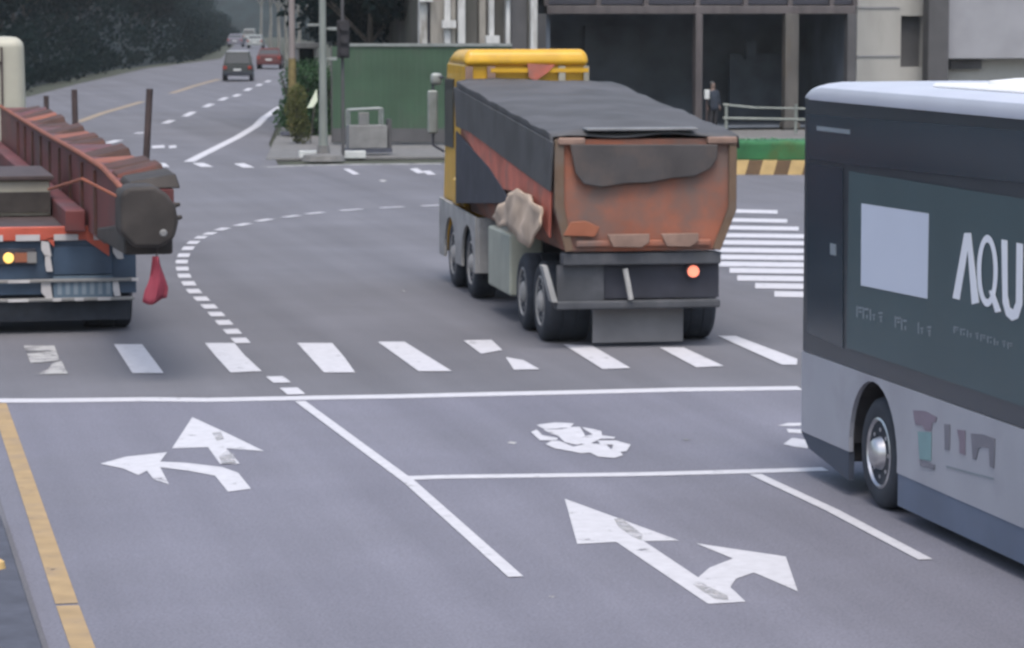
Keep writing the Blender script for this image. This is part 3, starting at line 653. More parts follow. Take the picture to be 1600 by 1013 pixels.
for s in (-1, 1):
    body.append([((0,0,.93),.13),((s*.09,0,.88),.095),((s*.1,.02,.5),.06),((s*.1,0,.1),.042),((s*.1,.0,.05),.045),((s*.11,.15,.035),.03)])
    hx = (s*.27,.06,.86)
    body.append([((0,0,1.43),.09),((s*.17,0,1.4),.06),((s*.24,-.02,1.14),.045),((s*.26,.04,.93),.032),(hx,.035)])
    for k in range(4):
        e = (s*.27+(k-1.5)*.004, .03+k*.02, .80); body.append([(hx,.035),(e,.011),((e[0]-s*.01, e[1]+.005, .80-(.045,.055,.05,.035)[k]),.009)])
    body.append([(hx,.035),((s*.25,.10,.84),.012),((s*.24,.115,.80),.010)])
skin('body', body, 'skin', pr, 1)
skin('trousers', [[((0,0,.95),.15),((s*.095,0,.86),.115),((s*.1,.02,.5),.085),((s*.1,0,.12),.07)] for s in (-1,1)], 'cloth_charcoal', pr, 1)
skin('coat', [[((0,0,.72),.24),((0,0,.95),.21),((0,0,1.12),.19),((0,0,1.3),.2),((0,0,1.44),.12),((0,0,1.49),.085)]]+[[((0,0,1.3),.2),((s*.18,0,1.4),.09),((s*.245,-.02,1.14),.07),((s*.262,.035,.95),.055)] for s in (-1,1)], 'cloth_navy', pr, 1)
skin('hair', [[((0,-.03,1.62),.10),((0,-.02,1.70),.105),((0,0,1.76),.085)]], 'hair', pr, 1)
MB().lathe((0,.095,1.64),(0,1,0),[(0,.018),(.03,.008)],8).build('nose','skin',pr)
xw = on_y(1101, 147, q.y)
MB().box(xw.x-.085, xw.x+.085, q.y-.32, q.y-.2, xw.z-.17, xw.z+.15).build('meter_box','white_plastic',bevel=.02,label='small white box mounted beside the steel column next to the dark coated person',cat='box')
MB().lathe((0,0,0),(0,0,1),[(0,.03),(xw.z-.17,.03)],8).build('box_stand','stake_dark',bpy.data.objects['meter_box']).location=(xw.x,q.y-.26,0)

# ------------------------------------------------------------------ wheels
def wheel(parent, c, side, Rr, wd, rimm='chrome', tm='tyre', hub=0.0):
    # c centre of outer face; side -1 = outer face looks to -x
    s = side
    t = MB().lathe(c, (-s,0,0), [(0,Rr*.60),(-0.02,Rr*.66),(-.02,Rr*.88),(.01,Rr*.97),(.05,Rr),(wd*.30,Rr),(wd*.31,Rr-.012),(wd*.35,Rr-.012),(wd*.36,Rr),(wd*.62,Rr),(wd*.63,Rr-.012),(wd*.67,Rr-.012),(wd*.68,Rr),(wd-.05,Rr),(wd-.01,Rr*.96),(wd,Rr*.6)], 40).build('wheel', tm, parent, smooth=True)
    nb = MB(); cv = Vector(c)
    nb.lathe(c, (s,0,0), [(-.10,Rr*.64),(.012,Rr*.64),(.022,Rr*.60),(-.03,Rr*.53),(-.05,Rr*.34),(.01+hub,Rr*.26),(.03+hub,Rr*.22),(.05+hub,Rr*.10)], 28)
    for k in range(8):
        t_ = k*math.pi/4; p = cv+Vector((0, math.cos(t_), math.sin(t_)))*Rr*.42+Vector((s*(-.045),0,0))
        nb.lathe(p, (s,0,0), [(0,.022),(.05,.018)], 6)
    nb.build('rim', rimm, t, smooth=True)
    return t

# ------------------------------------------------------------------ DUMP TRUCK
HD = math.radians(2.9)
T0 = on_y(868, 300, 36.0); T0.z = 0
rt = Vector((math.cos(HD), -math.sin(HD), 0)); fw = Vector((math.sin(HD), math.cos(HD), 0)); T0 = T0+rt*1.13
truck = empty('dump_truck', T0, -HD, 'orange dump truck with a yellow cab and grey tarpaulin in the crossroads', 'truck')
def tloc(P): d = P-T0; return Vector((d.dot(rt), d.dot(fw), d.z))
def t_side(u, v, lx=-1.13): return tloc(onp(u, v, T0+rt*lx, rt))
def t_rear(u, v, ly=0.0): return tloc(onp(u, v, T0+fw*ly, fw))
HW = 1.13
zf = t_side(868, 218).z
Lb = 7.75
def zt_(y): return zf+0.46*y/Lb
# body shell: hexagonal trough
def sect(y, top):
    return [(-HW,y,top),(-HW,y,1.78),(-HW+.16,y,1.22),(HW-.22,y,1.22),(HW,y,1.72),(HW,y,top)]
b = MB(); s0 = sect(.14, zt_(0)); s1 = sect(Lb, zt_(Lb)); k = len(b.v); b.v += s0+s1; n_ = 6
for i in range(5): b.f.append((k+i, k+i+1, k+n_+i+1, k+n_+i))
b.f.append((6,7,8,9,10,11)); b.build('body_shell', 'body_orange', truck)
# tailgate
tg = sect(.0, zt_(0))
MB().prism([Vector(p) for p in tg], (0,.12,0)).build('tailgate', 'body_orange', truck, bevel=.02)
for frp in (0,1):
  fr = MB(); frp or fr.prism([(-HW-.02,-.05,zt_(0)),(-HW+.10,-.05,zt_(0)),(-HW+.10,-.05,1.8),(-HW+.22,-.05,1.24),(-HW+.12,-.05,1.22),(-HW-.02,-.05,1.78)], (0,.05,0))
  frp and fr.prism([(HW+.02,-.05,zt_(0)),(HW-.08,-.05,zt_(0)),(HW-.08,-.05,1.76),(HW-.28,-.05,1.24),(HW-.18,-.05,1.22),(HW+.02,-.05,1.72)], (0,.05,0))
  fr.build('tailgate_frame', 'body_brown', truck, bevel=.012)
MB().box(-HW+.25,HW-.3,-.06,0,1.28,1.36).build('stiffener','body_orange',truck,bevel=.02)
for xa_, xb_ in ((-.50,.04),(.18,.66)): MB().prism([(xa_,-.09,1.44),(xb_,-.09,1.44),(xb_,-.09,1.34),(xb_-.1,-.09,1.27),(xa_+.08,-.09,1.28)],(0,.03,0)).build('latch_plate','latch_brown',truck,bevel=.01)
p = t_rear(912, 358, -.05); MB().prism([(p.x-.26,-.065,p.z-.08),(p.x+.14,-.065,p.z-.10),(p.x+.20,-.065,p.z+.02),(p.x+.02,-.065,p.z+.10),(p.x-.16,-.065,p.z+.09)],(0,.02,0)).build('orange_patch','lamp_orange',truck,bevel=.01)  # irregular orange patch low on the tailgate
for xa_, xb_ in ((-HW+.02,-HW+.36),(HW-.36,HW+.02)): MB().box(xa_,xb_,-.08,.1,zt_(0)-.07,zt_(0)+.02).build('corner_cap','latch_brown',truck,bevel=.02)
# tarpaulin, arched over the load
tb = MB(); nx, ny = 14, 26
for j in range(ny+1):
    y = -.03+(Lb+.15)*j/ny
    for i in range(nx+1):
        s_ = i/nx*2-1; arch = 0.07*(1-abs(s_)**2.2); sag = noise.noise(Vector((s_*2.2, y*.8, 0)))*.05+noise.noise(Vector((s_*6, y*2.4, 3)))*.02
        if j == 0: arch *= .35
        dr_ = (-.16 if i in (0, nx) else 0); xx_ = max(-1, min(1, s_*nx/(nx-2))); tb.v.append((xx_*(HW+(.045 if not dr_ else .06)), y, zt_(y)+.03+arch+dr_+sag))
for j in range(ny):
    for i in range(nx): q_ = j*(nx+1)+i; tb.f.append((q_, q_+1, q_+nx+2, q_+nx+1))
tb.build('tarpaulin', 'tarp', truck, smooth=True, fixn=False).modifiers.new('t','SOLIDIFY').thickness = .015
MB().box(-.75,.65,-.07,.25,zt_(0)+.10,zt_(0)+.135).build('tarpaulin_sheen','tarp_sheen',truck,bevel=.012)  # pale strip painted as the sheen near the rear edge
# rear flap of tarp hanging over the tailgate
pb = [t_rear(u, v, -.09) for u, v in [(891,226),(1122,226),(1121,248),(1110,264),(1086,276),(1050,279),(1015,286),(978,287),(940,293),(912,288),(899,270)]]
MB().prism(pb, (0,.03,0)).build('tarpaulin_flap','flap_dark',truck,bevel=.015)
# side flap of the tarp and the strips beneath it, on the left side
sx = -HW-.03
def side_poly(name, px, m, dx, th=.03, bevel=0.01):
    pts_ = [t_side(u, v, -HW) for u, v in px]; pts_ = [Vector((-HW+dx, min(p.y, Lb+.4), p.z)) for p in pts_]
    return MB().prism(pts_, (-th, 0, 0)).build(name, m, truck, bevel=bevel)
side_poly('tarpaulin_side', [(715,136),(870,222),(866,300),(838,280),(800,252),(766,226),(738,206),(718,198)], 'tarp', -.03)
side_poly('side_stripe', [(724,200),(738,206),(766,226),(800,252),(838,280),(864,300),(862,372),(838,330),(812,300),(790,296),(768,262),(744,236)], 'body_red', -.005)
side_poly('lower_side', [(716,205),(744,236),(768,262),(790,296),(800,318),(716,318)], 'chassis_dark', -.012)
# crumpled beige sheet at the lower rear of the side
pb = [t_side(u, v, -HW) for u, v in [(822,294),(842,306),(860,322),(861,352),(845,388),(824,368),(804,352),(792,354),(784,338),(796,318)]]
import bmesh
bm_ = bmesh.new(); fc = bm_.faces.new([bm_.verts.new((-HW-.06, p.y, p.z)) for p in pb])
bmesh.ops.triangulate(bm_, faces=bm_.faces[:]); bmesh.ops.subdivide_edges(bm_, edges=bm_.edges[:], cuts=5, use_grid_fill=True)
for v_ in bm_.verts:
    q_ = v_.co; nz = noise.noise(Vector((q_.y*1.1, q_.z*2.4+q_.y*1.3, 1.7))); n3 = abs(noise.noise(Vector((q_.y*2.3+q_.z*3, q_.z*4-q_.y, 5))))
    q_.x -= .04+nz*.08+n3*.09; q_.z += nz*.03
me = bpy.data.meshes.new('sheet_bundle'); bm_.to_mesh(me); me.materials.append(MATS['beige_cloth'])
o = bpy.data.objects.new('sheet_bundle', me); COL.objects.link(o); o.parent = truck
for p in me.polygons: p.use_smooth = True
o.modifiers.new('t','SOLIDIFY').thickness = .03
# chassis
MB().box(-.42,-.30,.3,9.9,.85,1.15).box(.30,.42,.3,9.9,.85,1.15).box(-.30,.30,.6,.8,.85,1.15).box(-.3,.3,5,5.2,.85,1.15).build('chassis_rail','chassis_dark',truck)
MB().box(-HW+.10,HW-.16,.0,.25,1.05,1.20).build('rear_crossmember','chassis',truck,bevel=.02)
MB().box(-HW+.14,HW-.15,.16,.22,.62,1.05).build('rear_panel','chassis_dark',truck)
MB().box(-HW+.02,HW-.16,.02,.20,.50,.60).build('bumper_bar','chassis',truck,bevel=.02)
MB().box(-HW+.04,-.5,.10,.16,.60,1.05).build('lamp_bracket','chassis',truck)
MB().prism([(-HW-.04,.0,.60),(-HW+.03,.0,.60),(-HW-.10,.0,1.05),(-HW-.16,.0,1.05)],(0,.25,0)).build('mudguard_edge','dust_grey',truck)
MB().tube((-.18,-.02,.62),(-.24,.05,1.0),.035).build('hose','dust_grey',truck)
MB().box(-.60,.56,.30,.34,.05,.52).build('mud_flap','mud_flap',truck,bevel=.008)
p = t_rear(1083, 424, .12)
MB().lathe((p.x,.14,p.z),(0,-1,0),[(0,.10),(.03,.10)],18).build('lamp_housing','chassis_dark',truck)
MB().lathe((p.x,.11,p.z),(0,-1,0),[(0,.075),(.03,.07),(.04,.03)],18).build('tail_light','lamp_red_lit',truck)
MB().lathe((-.80,.14,p.z),(0,-1,0),[(0,.09),(.03,.08)],18).build('tail_light','chassis',truck)
RW = .51
for (y, s) in ((1.15,-1),(2.45,-1),(1.15,1),(2.45,1)):
    c_ = (s*(HW-.03 if s < 0 else HW-.07), y, RW)
    wheel(truck, c_, s, RW, .56 if s < 0 else .5, 'dust_grey', 'tyre')
    # rear axle duals are one wide pair
for (y, s) in ((7.0,-1),(8.75,-1),(7.0,1),(8.75,1)):
    wheel(truck, (s*(HW-.05), y, RW), s, RW, .32, 'dust_grey', 'tyre')
MB().box(-.9,.9,1.05,1.25,.4,.62).box(-.9,.9,2.35,2.55,.4,.62).box(-.9,.9,6.9,7.1,.4,.6).box(-.9,.9,8.65,8.85,.4,.6).build('axle','chassis_dark',truck)
# left side fittings: tank, mudguards
MB().box(-HW-.02,-HW+.45,3.3,5.1,.36,1.2).build('side_tank','tank_pale',truck,bevel=.04)
MB().box(HW-.45,HW-.1,3.3,5.1,.36,1.2).build('side_tank','tank_pale',truck,bevel=.04)
for s_ in (-1, 1):
    o_ = [(6.25, .42)]
    for yc in (7.0, 8.75):
        aa = math.asin((.42-RW)/.56); ts = [math.pi-aa-i*(math.pi-2*aa)/14 for i in range(15)]
        o_ += [(yc+.56*math.cos(t_), RW+.56*math.sin(t_)) for t_ in ts]
    o_ += [(9.85, .42), (9.85, 1.30), (6.25, 1.22)]
    MB().prism([Vector((s_*(HW+.02), y, z)) for y, z in o_], (-s_*.04,0,0)).build('wheel_surround','dust_grey',truck)
MB().box(-HW+.02,-.2,6.2,6.26,.42,1.22).build('front_splash_panel','dust_grey',truck,bevel=.01)
MB().box(-HW-.01,-HW+.03,9.3,9.9,.45,1.25).build('step_panel','dust_grey',truck,bevel=.02)
# cab
cy0, cy1 = 8.0, 10.1; cw = 0.95; zc0 = 1.25
zr = t_side(760, 92, -.5).z
zr = on_y(812, 99, 44.2).z
CX = -.10; cab0 = set(bpy.data.objects)
b = MB().hexa([(-cw,cy0,zc0),(cw,cy0,zc0),(cw,cy1,zc0),(-cw,cy1,zc0),(-cw*.98,cy0,zr),(cw*.98,cy0,zr),(cw*.98,cy1-.3,zr),(-cw*.98,cy1-.3,zr)])
b.build('cab', 'cab_yellow', truck, bevel=.05)
MB().box(-cw+.1,cw-.1,cy0-.03,cy0-.004,zc0+.1,zr-.30).build('cab_rear_panel','chassis_dark',truck)
ztop = on_y(812, 76, 44.6).z
v0_ = MB(); v0_.hexa([(-cw*1.01,cy0-.10,zr-.03),(cw*1.01,cy0-.10,zr-.03),(cw*1.01,cy1-.2,zr-.03),(-cw*1.01,cy1-.2,zr-.03),(-cw*.96,cy0-.02,ztop),(cw*.96,cy0-.02,ztop),(cw*.9,cy1-.7,ztop-.02),(-cw*.9,cy1-.7,ztop-.02)])
v0_.build('roof_fairing','cab_yellow',truck,bevel=.10,seg=4)
for x0, x1, m_ in ((-.93,-.82,'latch_brown'),(-.60,-.48,'latch_brown'),(.48,.58,'cargo_beige'),(.86,.94,'cargo_beige')):
    MB().box(x0,x1,cy0-.08,cy0-.035,zr-.32,zr-.04).build('grab_post',m_,truck)
MB().box(-.55,.93,cy0-.085,cy0-.045,zr-.13,zr-.07).build('rear_rail','cab_yellow',truck)
MB().prism([(.0,cy0-.10,zr-.0),(.42,cy0-.10,zr-.02),(.30,cy0-.10,zr-.14),(.12,cy0-.10,zr-.26),(.02,cy0-.10,zr-.2)],(0,.03,0)).build('red_plate','body_red',truck)
MB().box(-cw-.012,-cw+.02,cy0+1.0,cy1-.25,2.1,zr-.25).build('side_window','cab_glass',truck)
MB().box(cw-.02,cw+.012,cy0+1.0,cy1-.25,2.1,zr-.25).build('side_window','cab_glass',truck)
MB().box(-cw*.85,cw*.85,cy1-.13,cy1-.02,2.0,zr-.4).build('windscreen','cab_glass',truck)
MB().box(-cw-.10,-cw-.02,cy0+.05,cy0+.5,1.28,1.68).build('air_intake','cab_yellow',truck,bevel=.06)
MB().box(-cw-.05,cw+.05,cy1-.1,cy1+.15,.45,1.2).build('front_bumper','cab_yellow',truck,bevel=.05)
# mirrors
mm_ = on_y(700, 150, 46.5)
for s in (-1, 1):
    arm = MB().path([(s*cw,cy1-.1,zr-.25),(s*(cw+.16),cy1-.02,zr-.22),(s*(cw+.16),cy1-.02,2.1),(s*cw,cy1-.1,2.0)],.02).build('mirror_arm','chassis_dark',truck)
    MB().box(s*(cw+.09),s*(cw+.25),cy1-.08,cy1+.0,2.28,2.95).build('mirror','pale_metal',truck,bevel=.03)
    MB().box(s*(cw+.02),s*(cw+.2),cy1-.08,cy1+.04,3.03,3.22).build('mirror','pale_metal',truck,bevel=.05)

for o in set(bpy.data.objects)-cab0: o.location.x += CX
# ------------------------------------------------------------------ BUS
XL = 8.42; YF = 25.85; BL = 12.0; BW = 2.5
bus = empty('bus', (XL+BW/2, YF, 0), 0, 'dark sided city bus with a white roof and large pale lettering waiting at the right', 'bus')
def bl(P): return Vector((P.x-(XL+BW/2), P.y-YF, P.z))
def bs(u, v, dx=0.0): q_ = bl(on_x(u, v, XL)); q_.x = -BW/2-dx; return q_
hw = BW/2
wy = bs(1372, 720).y                        # front wheel centre along the bus
wy = (bl(on_x(1362, 795, XL))).y
RWB = .475
def arch(yc, r_, z0):                       # points of the arch, rear to front
    return [(yc+r_*math.cos(t_), max(z0, RWB+r_*math.sin(t_))) for t_ in [math.pi+ -i*math.pi/14 for i in range(15)]]
wys = [wy, wy-5.9]
def sidepanel(x, z0, z1, th):
    o_ = [(-BL+.1, z0)]
    for yc in sorted(wys):
        r_ = .61; aa = math.asin(max(-1, min(1, (z0-RWB)/r_)))
        ts = [math.pi-aa - i*(math.pi-2*aa)/16 for i in range(17)]
        o_ += [(yc+r_*math.cos(t_), RWB+r_*math.sin(t_)) for t_ in ts]
    o_ += [(-.04, z0), (-.04, z1), (-BL+.1, z1)]
    return [Vector((x, y, z)) for y, z in o_]
for s, nm in ((-1, 'l'), (1, 'r')):
    MB().prism(sidepanel(s*hw, .40, 1.13, .04), (-s*.04,0,0)).build('lower_panel','bus_white',bus)
    # skirt below the panel, between the wheels
    sk = MB(); segs = [(-.10, wys[0]+.62), (wys[0]-.62, wys[1]+.62), (wys[1]-.62, -BL+.15)]
    for a_, c_ in segs[1:]: sk.box(s*(hw-.005), s*(hw-.06), c_, a_, .13, .398)
    MB().prism([(s*(hw-.005),-.02,.398),(s*(hw-.005),wys[0]+.62,.398),(s*(hw-.005),wys[0]+.62,.15),(s*(hw-.005),-.25,.27)],(-s*.05,0,0)).build('front_underside_shade','bus_underside_shade',bus)  # front segment coloured dark for the shaded underside
    sk.build('skirt','bus_skirt',bus)
    MB().box(s*hw, s*(hw-.05), -BL+.05, -.05, 1.132, 3.42).build('side_panel','bus_dark',bus,bevel=.015)
    for yc in wys:
        wa = MB(); n_ = 12
        for i in range(n_):
            t0_, t1_ = math.pi*i/n_, math.pi*(i+1)/n_
            P_ = lambda t_, r_, x: (x, yc+math.cos(t_)*r_, RWB+math.sin(t_)*r_)
            wa.hexa([P_(t0_,.605,s*(hw-.045)),P_(t1_,.605,s*(hw-.045)),P_(t1_,.605,s*(hw-.6)),P_(t0_,.605,s*(hw-.6)),P_(t0_,.65,s*(hw-.045)),P_(t1_,.65,s*(hw-.045)),P_(t1_,.65,s*(hw-.6)),P_(t0_,.65,s*(hw-.6))])
        wa.build('wheel_housing','cloth_charcoal',bus)
        wheel(bus, (s*(hw-.07), yc, RWB), s, RWB, .30, 'chrome', 'tyre', .04)
core = MB().box(-hw+.62,hw-.62,-BL+.1,-.1,.18,1.09).box(-hw+.055,hw-.055,-BL+.1,-.08,1.10,3.3)  # floor box lowered to block light and deepen the shade underneath
for a_, c_ in [(-.10, wys[0]+.68), (wys[0]-.68, wys[1]+.68), (wys[1]-.68, -BL+.15)]:
    core.box(-hw+.065,-hw+.615,c_,a_,.30,1.09); core.box(hw-.615,hw-.065,c_,a_,.30,1.09)
core.build('inner_body','cloth_charcoal',bus)
MB().box(-hw+.03,hw-.03,-.12,.0,.95,3.32).build('windscreen','bus_glass',bus,bevel=.05)
MB().box(-hw+.03,hw-.03,-.12,.04,.32,.94).build('front_bumper','bus_white',bus,bevel=.06)
MB().box(-hw+.03,hw-.03,-BL,-BL+.1,.3,3.32).build('rear_panel','bus_dark',bus,bevel=.04)
# roof
rb = MB(); prof = [(-hw-.01,3.40),(-hw-.015,3.46),(-hw+.005,3.515),(-hw+.07,3.55),(-hw+.2,3.565),(0,3.57),(hw-.2,3.565),(hw-.07,3.55),(hw-.005,3.515),(hw+.015,3.46),(hw+.01,3.40)]
ys = [.02,-.05,-.2,-.5,-BL+.3,-BL+.05,-BL]; fz = [.0,.45,.8,1,1,.7,.1]
for y, q_ in zip(ys, fz): rb.v += [(x*(1 if q_ == 1 else .97+.03*q_), y, 3.40+(z-3.40)*q_) for x, z in prof]
n_ = len(prof)
for j in range(len(ys)-1):
    for i in range(n_-1): rb.f.append((j*n_+i, j*n_+i+1, (j+1)*n_+i+1, (j+1)*n_+i))
    rb.f.append((j*n_, (j+1)*n_, (j+1)*n_+n_-1, j*n_+n_-1))
rb.f.append(tuple(range(n_))); rb.f.append(tuple((len(ys)-1)*n_+i for i in range(n_)))
rb.build('roof','bus_roof',bus,smooth=True)
ya = bl(on_x(1492, 135, XL+.5)).y
MB().box(-.95,.95,ya-3.2,ya,3.55,3.60).build('roof_unit','bus_unit',bus,bevel=.04)
MB().lathe((-.3,ya-.7,3.58),(0,0,1),[(0,.42),(.05,.40),(.07,.2)],24).build('roof_dome','bus_unit',bus,smooth=True)
# windows behind glass: front window, upper band
def bp(name, px, m, dx=.004, th=.003, bev=0):
    pts_ = [bs(u, v, dx) for u, v in px]; return MB().prism(pts_, (-th,0,0)).build(name, m, bus, bevel=bev)
bp('side_window', [(1262,255),(1318,262),(1318,545),(1262,520)], 'bus_glass')
bp('upper_window', [(1262,178),(1620,206),(1640,290),(1560,282),(1330,258),(1262,248)], 'bus_glass')
z1t = bs(1330,268).z; 
MB().prism([Vector((-hw-.004,bs(1327,300).y,1.30)),Vector((-hw-.004,bs(1327,300).y,z1t)),Vector((-hw-.004,-BL+.6,z1t)),Vector((-hw-.004,-BL+.6,1.30))],(-.003,0,0)).build('advert_panel','bus_teal',bus)
bp('advert_picture', [(1348,318),(1453,334),(1451,467),(1347,446)], 'ad_light', .009, .003)
Zq = lambda x, y: (1220+x/2.2026, 100+y/2.2026)
bp('letter', [Zq(*p) for p in [(636,582),(658,582),(686,822),(662,828),(648,642),(620,812),(596,806)]], 'ad_letter', .009)
def closed_ring(cx, cy, rx, ry, wx, wy_):
    b_ = MB(); k = 32; o1 = []; o2 = []
    for i in range(k):
        t_ = 2*math.pi*i/k
        o1.append(bs(*Zq(cx+rx*math.cos(t_), cy+ry*math.sin(t_)), .012)); o2.append(bs(*Zq(cx+(rx-wx)*math.cos(t_), cy+(ry-wy_)*math.sin(t_)), .012))
    for i in range(k):
        j = (i+1) % k; b_.poly([o1[i], o1[j], o2[j], o2[i]])
    return b_
qb = closed_ring(716, 712, 36, 124, 15, 26)
qb.prism([bs(*Zq(*p), .0125) for p in [(722,780),(738,780),(764,852),(744,856)]], (-.002,0,0))
qb.build('letter','ad_letter',bus,fixn=False)
bp('letter', [Zq(*p) for p in [(764,604),(784,608),(785,800),(792,838),(804,846),(814,820),(816,616),(838,620),(836,830),(822,876),(800,884),(780,866),(768,820)]], 'ad_letter', .009)
bp('letter', [Zq(*p) for p in [(862,625),(884,628),(910,900),(888,898),(874,705),(850,885),(836,880)]], 'ad_letter', .009) if False else None
# faint small lettering: unreadable smudged strokes
def glyph(u, v, wd, h_, k):
    fm = MB()
    q_ = [(u,v,u+wd*.18,v+h_),(u+wd*.3,v+h_*.1,u+wd*.95,v+h_*.28),(u+wd*.4,v+h_*.45,u+wd*.9,v+h_*.6),(u+wd*.6,v+h_*.65,u+wd*.8,v+h_)]
    for i, (a_, b_, c_, d_) in enumerate(q_):
        if (k+i) % 4 == 3: continue
        fm.prism([bs(a_,b_,.009),bs(c_,b_,.009),bs(c_,d_,.009),bs(a_,d_,.009)],(-.002,0,0))
    fm.build('small_letter','ad_faint',bus)
for k, (u, v) in enumerate([(1340,478),(1350,480),(1361,483),(1372,486),(1400,494),(1410,498),(1436,504),(1448,508)]): glyph(u, v, 9, 18, k)
for k in range(9): glyph(1492+k*10.5, 510+k*3.1, 8, 11, k)
bp('marker_label', [(1278,197),(1330,203),(1330,210),(1278,204)], 'ad_faint', .009)
bp('pale_spot', [(1299,380),(1308,382),(1308,400),(1299,398)], 'ad_faint', .009)  # small pale spot on the side window
# emblem and characters on the white panel
Zl = lambda x, y: (1420+x/6.7556, 630+y/6.7556)
bp('emblem', [Zl(*p) for p in [(50,75),(180,85),(300,150),(290,205),(255,200),(240,300),(180,290),(150,240),(80,230),(60,160)]], 'logo_mauve', .003)
bp('emblem', [Zl(*p) for p in [(100,300),(245,310),(240,610),(120,590)]], 'logo_teal', .003)
bp('emblem', [Zl(*p) for p in [(120,595),(280,650),(275,705),(130,660)]], 'logo_grey', .006)
bp('character', [Zl(*p) for p in [(380,220),(440,225),(435,500),(385,490)]], 'logo_grey', .003)
bp('character', [Zl(*p) for p in [(515,280),(600,290),(600,550),(540,530),(540,400)]], 'logo_mauve', .003)
bp('character', [Zl(*p) for p in [(660,320),(780,330),(915,375),(905,690),(860,670),(850,480),(780,460),(740,480),(715,600),(680,590)]], 'logo_grey', .003)
bp('character_line', [Zl(*p) for p in [(400,660),(900,790),(900,810),(400,680)]], 'ad_faint', .003)

# ------------------------------------------------------------------ LONG TRAILER WITH RED MACHINE (left)
XR = 3.72; XLF = 1.22; YR = 39.3
tr = empty('flatbed_trailer', ((XR+XLF)/2, YR, 0), 0, 'flatbed trailer with a red and white striped tail at the left edge', 'trailer')
tx = (XR+XLF)/2
def tp(u, v, Y=YR): q_ = on_y(u, v, Y); return Vector((q_.x-tx, q_.y-YR, q_.z))
hwt = (XR-XLF)/2
zdk = tp(100, 356).z
MB().box(-hwt,hwt,.02,20,zdk-.14,zdk).build('deck','stake_dark',tr)
MB().box(-.5,-.38,.3,20,.75,zdk-.15).box(.38,.5,.3,20,.75,zdk-.15).build('chassis_rail','chassis_dark',tr)
MB().box(-hwt-.6+.6,hwt-.25,-.06,.02,zdk-.16,zdk+.02).build('tail_rail','red_rail',tr,bevel=.015)
for u in (-30, 28, 88, 150): 
    a_ = tp(u, 369, YR-.07); MB().box(a_.x-.03,a_.x+.28,-.078,-.062,zdk-.16,zdk-.08).build('rail_stripe','strip_white',tr)
MB().box(-hwt,hwt-.02,.0,.06,.52,zdk-.17).build('rear_panel','blue_panel',tr)
a_, c_ = tp(83,385), tp(176,428)
MB().box(a_.x,c_.x,-.03,-.003,c_.z,a_.z).build('tail_board','blue_panel',tr,bevel=.01)
a_, c_ = tp(83,432), tp(176,465); pq = MB().box(a_.x,c_.x,-.045,-.005,c_.z,a_.z).build('number_plate','plate_blue',tr,bevel=.008)
mk = MB()
for k in range(7):
    x_ = a_.x+.05+k*.105; mk.box(x_,x_+.055,-.05,-.047,c_.z+.05,a_.z-.06)
mk.build('plate_marks','plate_mark',pq)
for (u0,u1,v0_,v1_) in ((64,80,376,400),(70,82,398,424),(64,82,436,466),(176,193,384,404),(176,188,436,462)):
    a_, c_ = tp(u0,v0_), tp(u1,v1_)
    MB().prism([(a_.x,-.05,a_.z),(c_.x-.03,-.05,a_.z-.02),(c_.x,-.05,c_.z),(c_.x-.08,-.05,c_.z),(a_.x,-.05,c_.z+.08)],(0,.03,0)).build('warning_stripe','strip_white',tr)
for (u0,u1,v0_,v1_) in ((72,84,372,386),(130,170,372,400)):
    a_, c_ = tp(u0,v0_), tp(u1,v1_); MB().prism([(a_.x,-.06,a_.z),(c_.x,-.06,a_.z),(c_.x,-.06,c_.z)],(0,.02,0)).build('warning_stripe','red_rail',tr)
a_, c_ = tp(-60,390), tp(56,413); MB().box(a_.x,c_.x,-.05,-.005,c_.z,a_.z).build('lamp_board','chassis_dark',tr,bevel=.01)
q_ = tp(13,403); MB().lathe((q_.x,-.05,q_.z),(0,-1,0),[(0,.07),(.03,.06)],16).build('tail_light','lamp_amber_lit',tr)
q_ = tp(32,402); MB().box(q_.x-.08,q_.x+.08,-.075,-.05,q_.z-.06,q_.z+.06).build('reflector','lamp_orange',tr)
q_ = tp(48,402); MB().box(q_.x-.05,q_.x+.07,-.075,-.05,q_.z-.07,q_.z+.07).build('reflector','cabinet_grey',tr)
for v in (438, 467.5):
    q_ = tp(100, v); MB().box(-hwt,hwt-.05,-.08,-.03,q_.z-.022,q_.z+.022).build('bumper_bar','cabinet_grey',tr,bevel=.01)
    for (ua, ub) in ((12,46),(205,232)) if v < 450 else ((12,44),(82,95),(116,130),(152,172)):
        x_, x2 = tp(ua,v).x, tp(ub,v).x; MB().box(x_,min(x2,hwt),-.088,-.082,q_.z-.02,q_.z+.02).build('bumper_reflector','strip_white',tr)
MB().box(-hwt+.05,hwt-.1,.10,.14,.16,.52).build('mud_flap','tyre',tr)
for y in (.75, 1.95, 3.2):
    for s in (-1, 1): wheel(tr, (s*(hwt-.06), y, .45), s, .45, .6, 'dust_grey', 'tyre')
MB().box(-1,1,.7,.8,.4,.55).box(-1,1,1.9,2.0,.4,.55).box(-1,1,3.15,3.25,.4,.55).build('axle','chassis_dark',tr)
for (u, v0_, v1_, Y) in ((229,139,290,39.6),(116,140,215,50.0),(72,150,172,58.0)):
    a_ = on_y(u, v0_, Y); r_ = .045 if Y < 45 else .05
    tl = .07 if Y < 45 else 0
    MB().tube((a_.x-tx+.02-tl*1.3,Y-YR,zdk),(a_.x-tx+tl*.6,Y-YR,a_.z),r_,None,8).build('stake','stake_dark',tr)
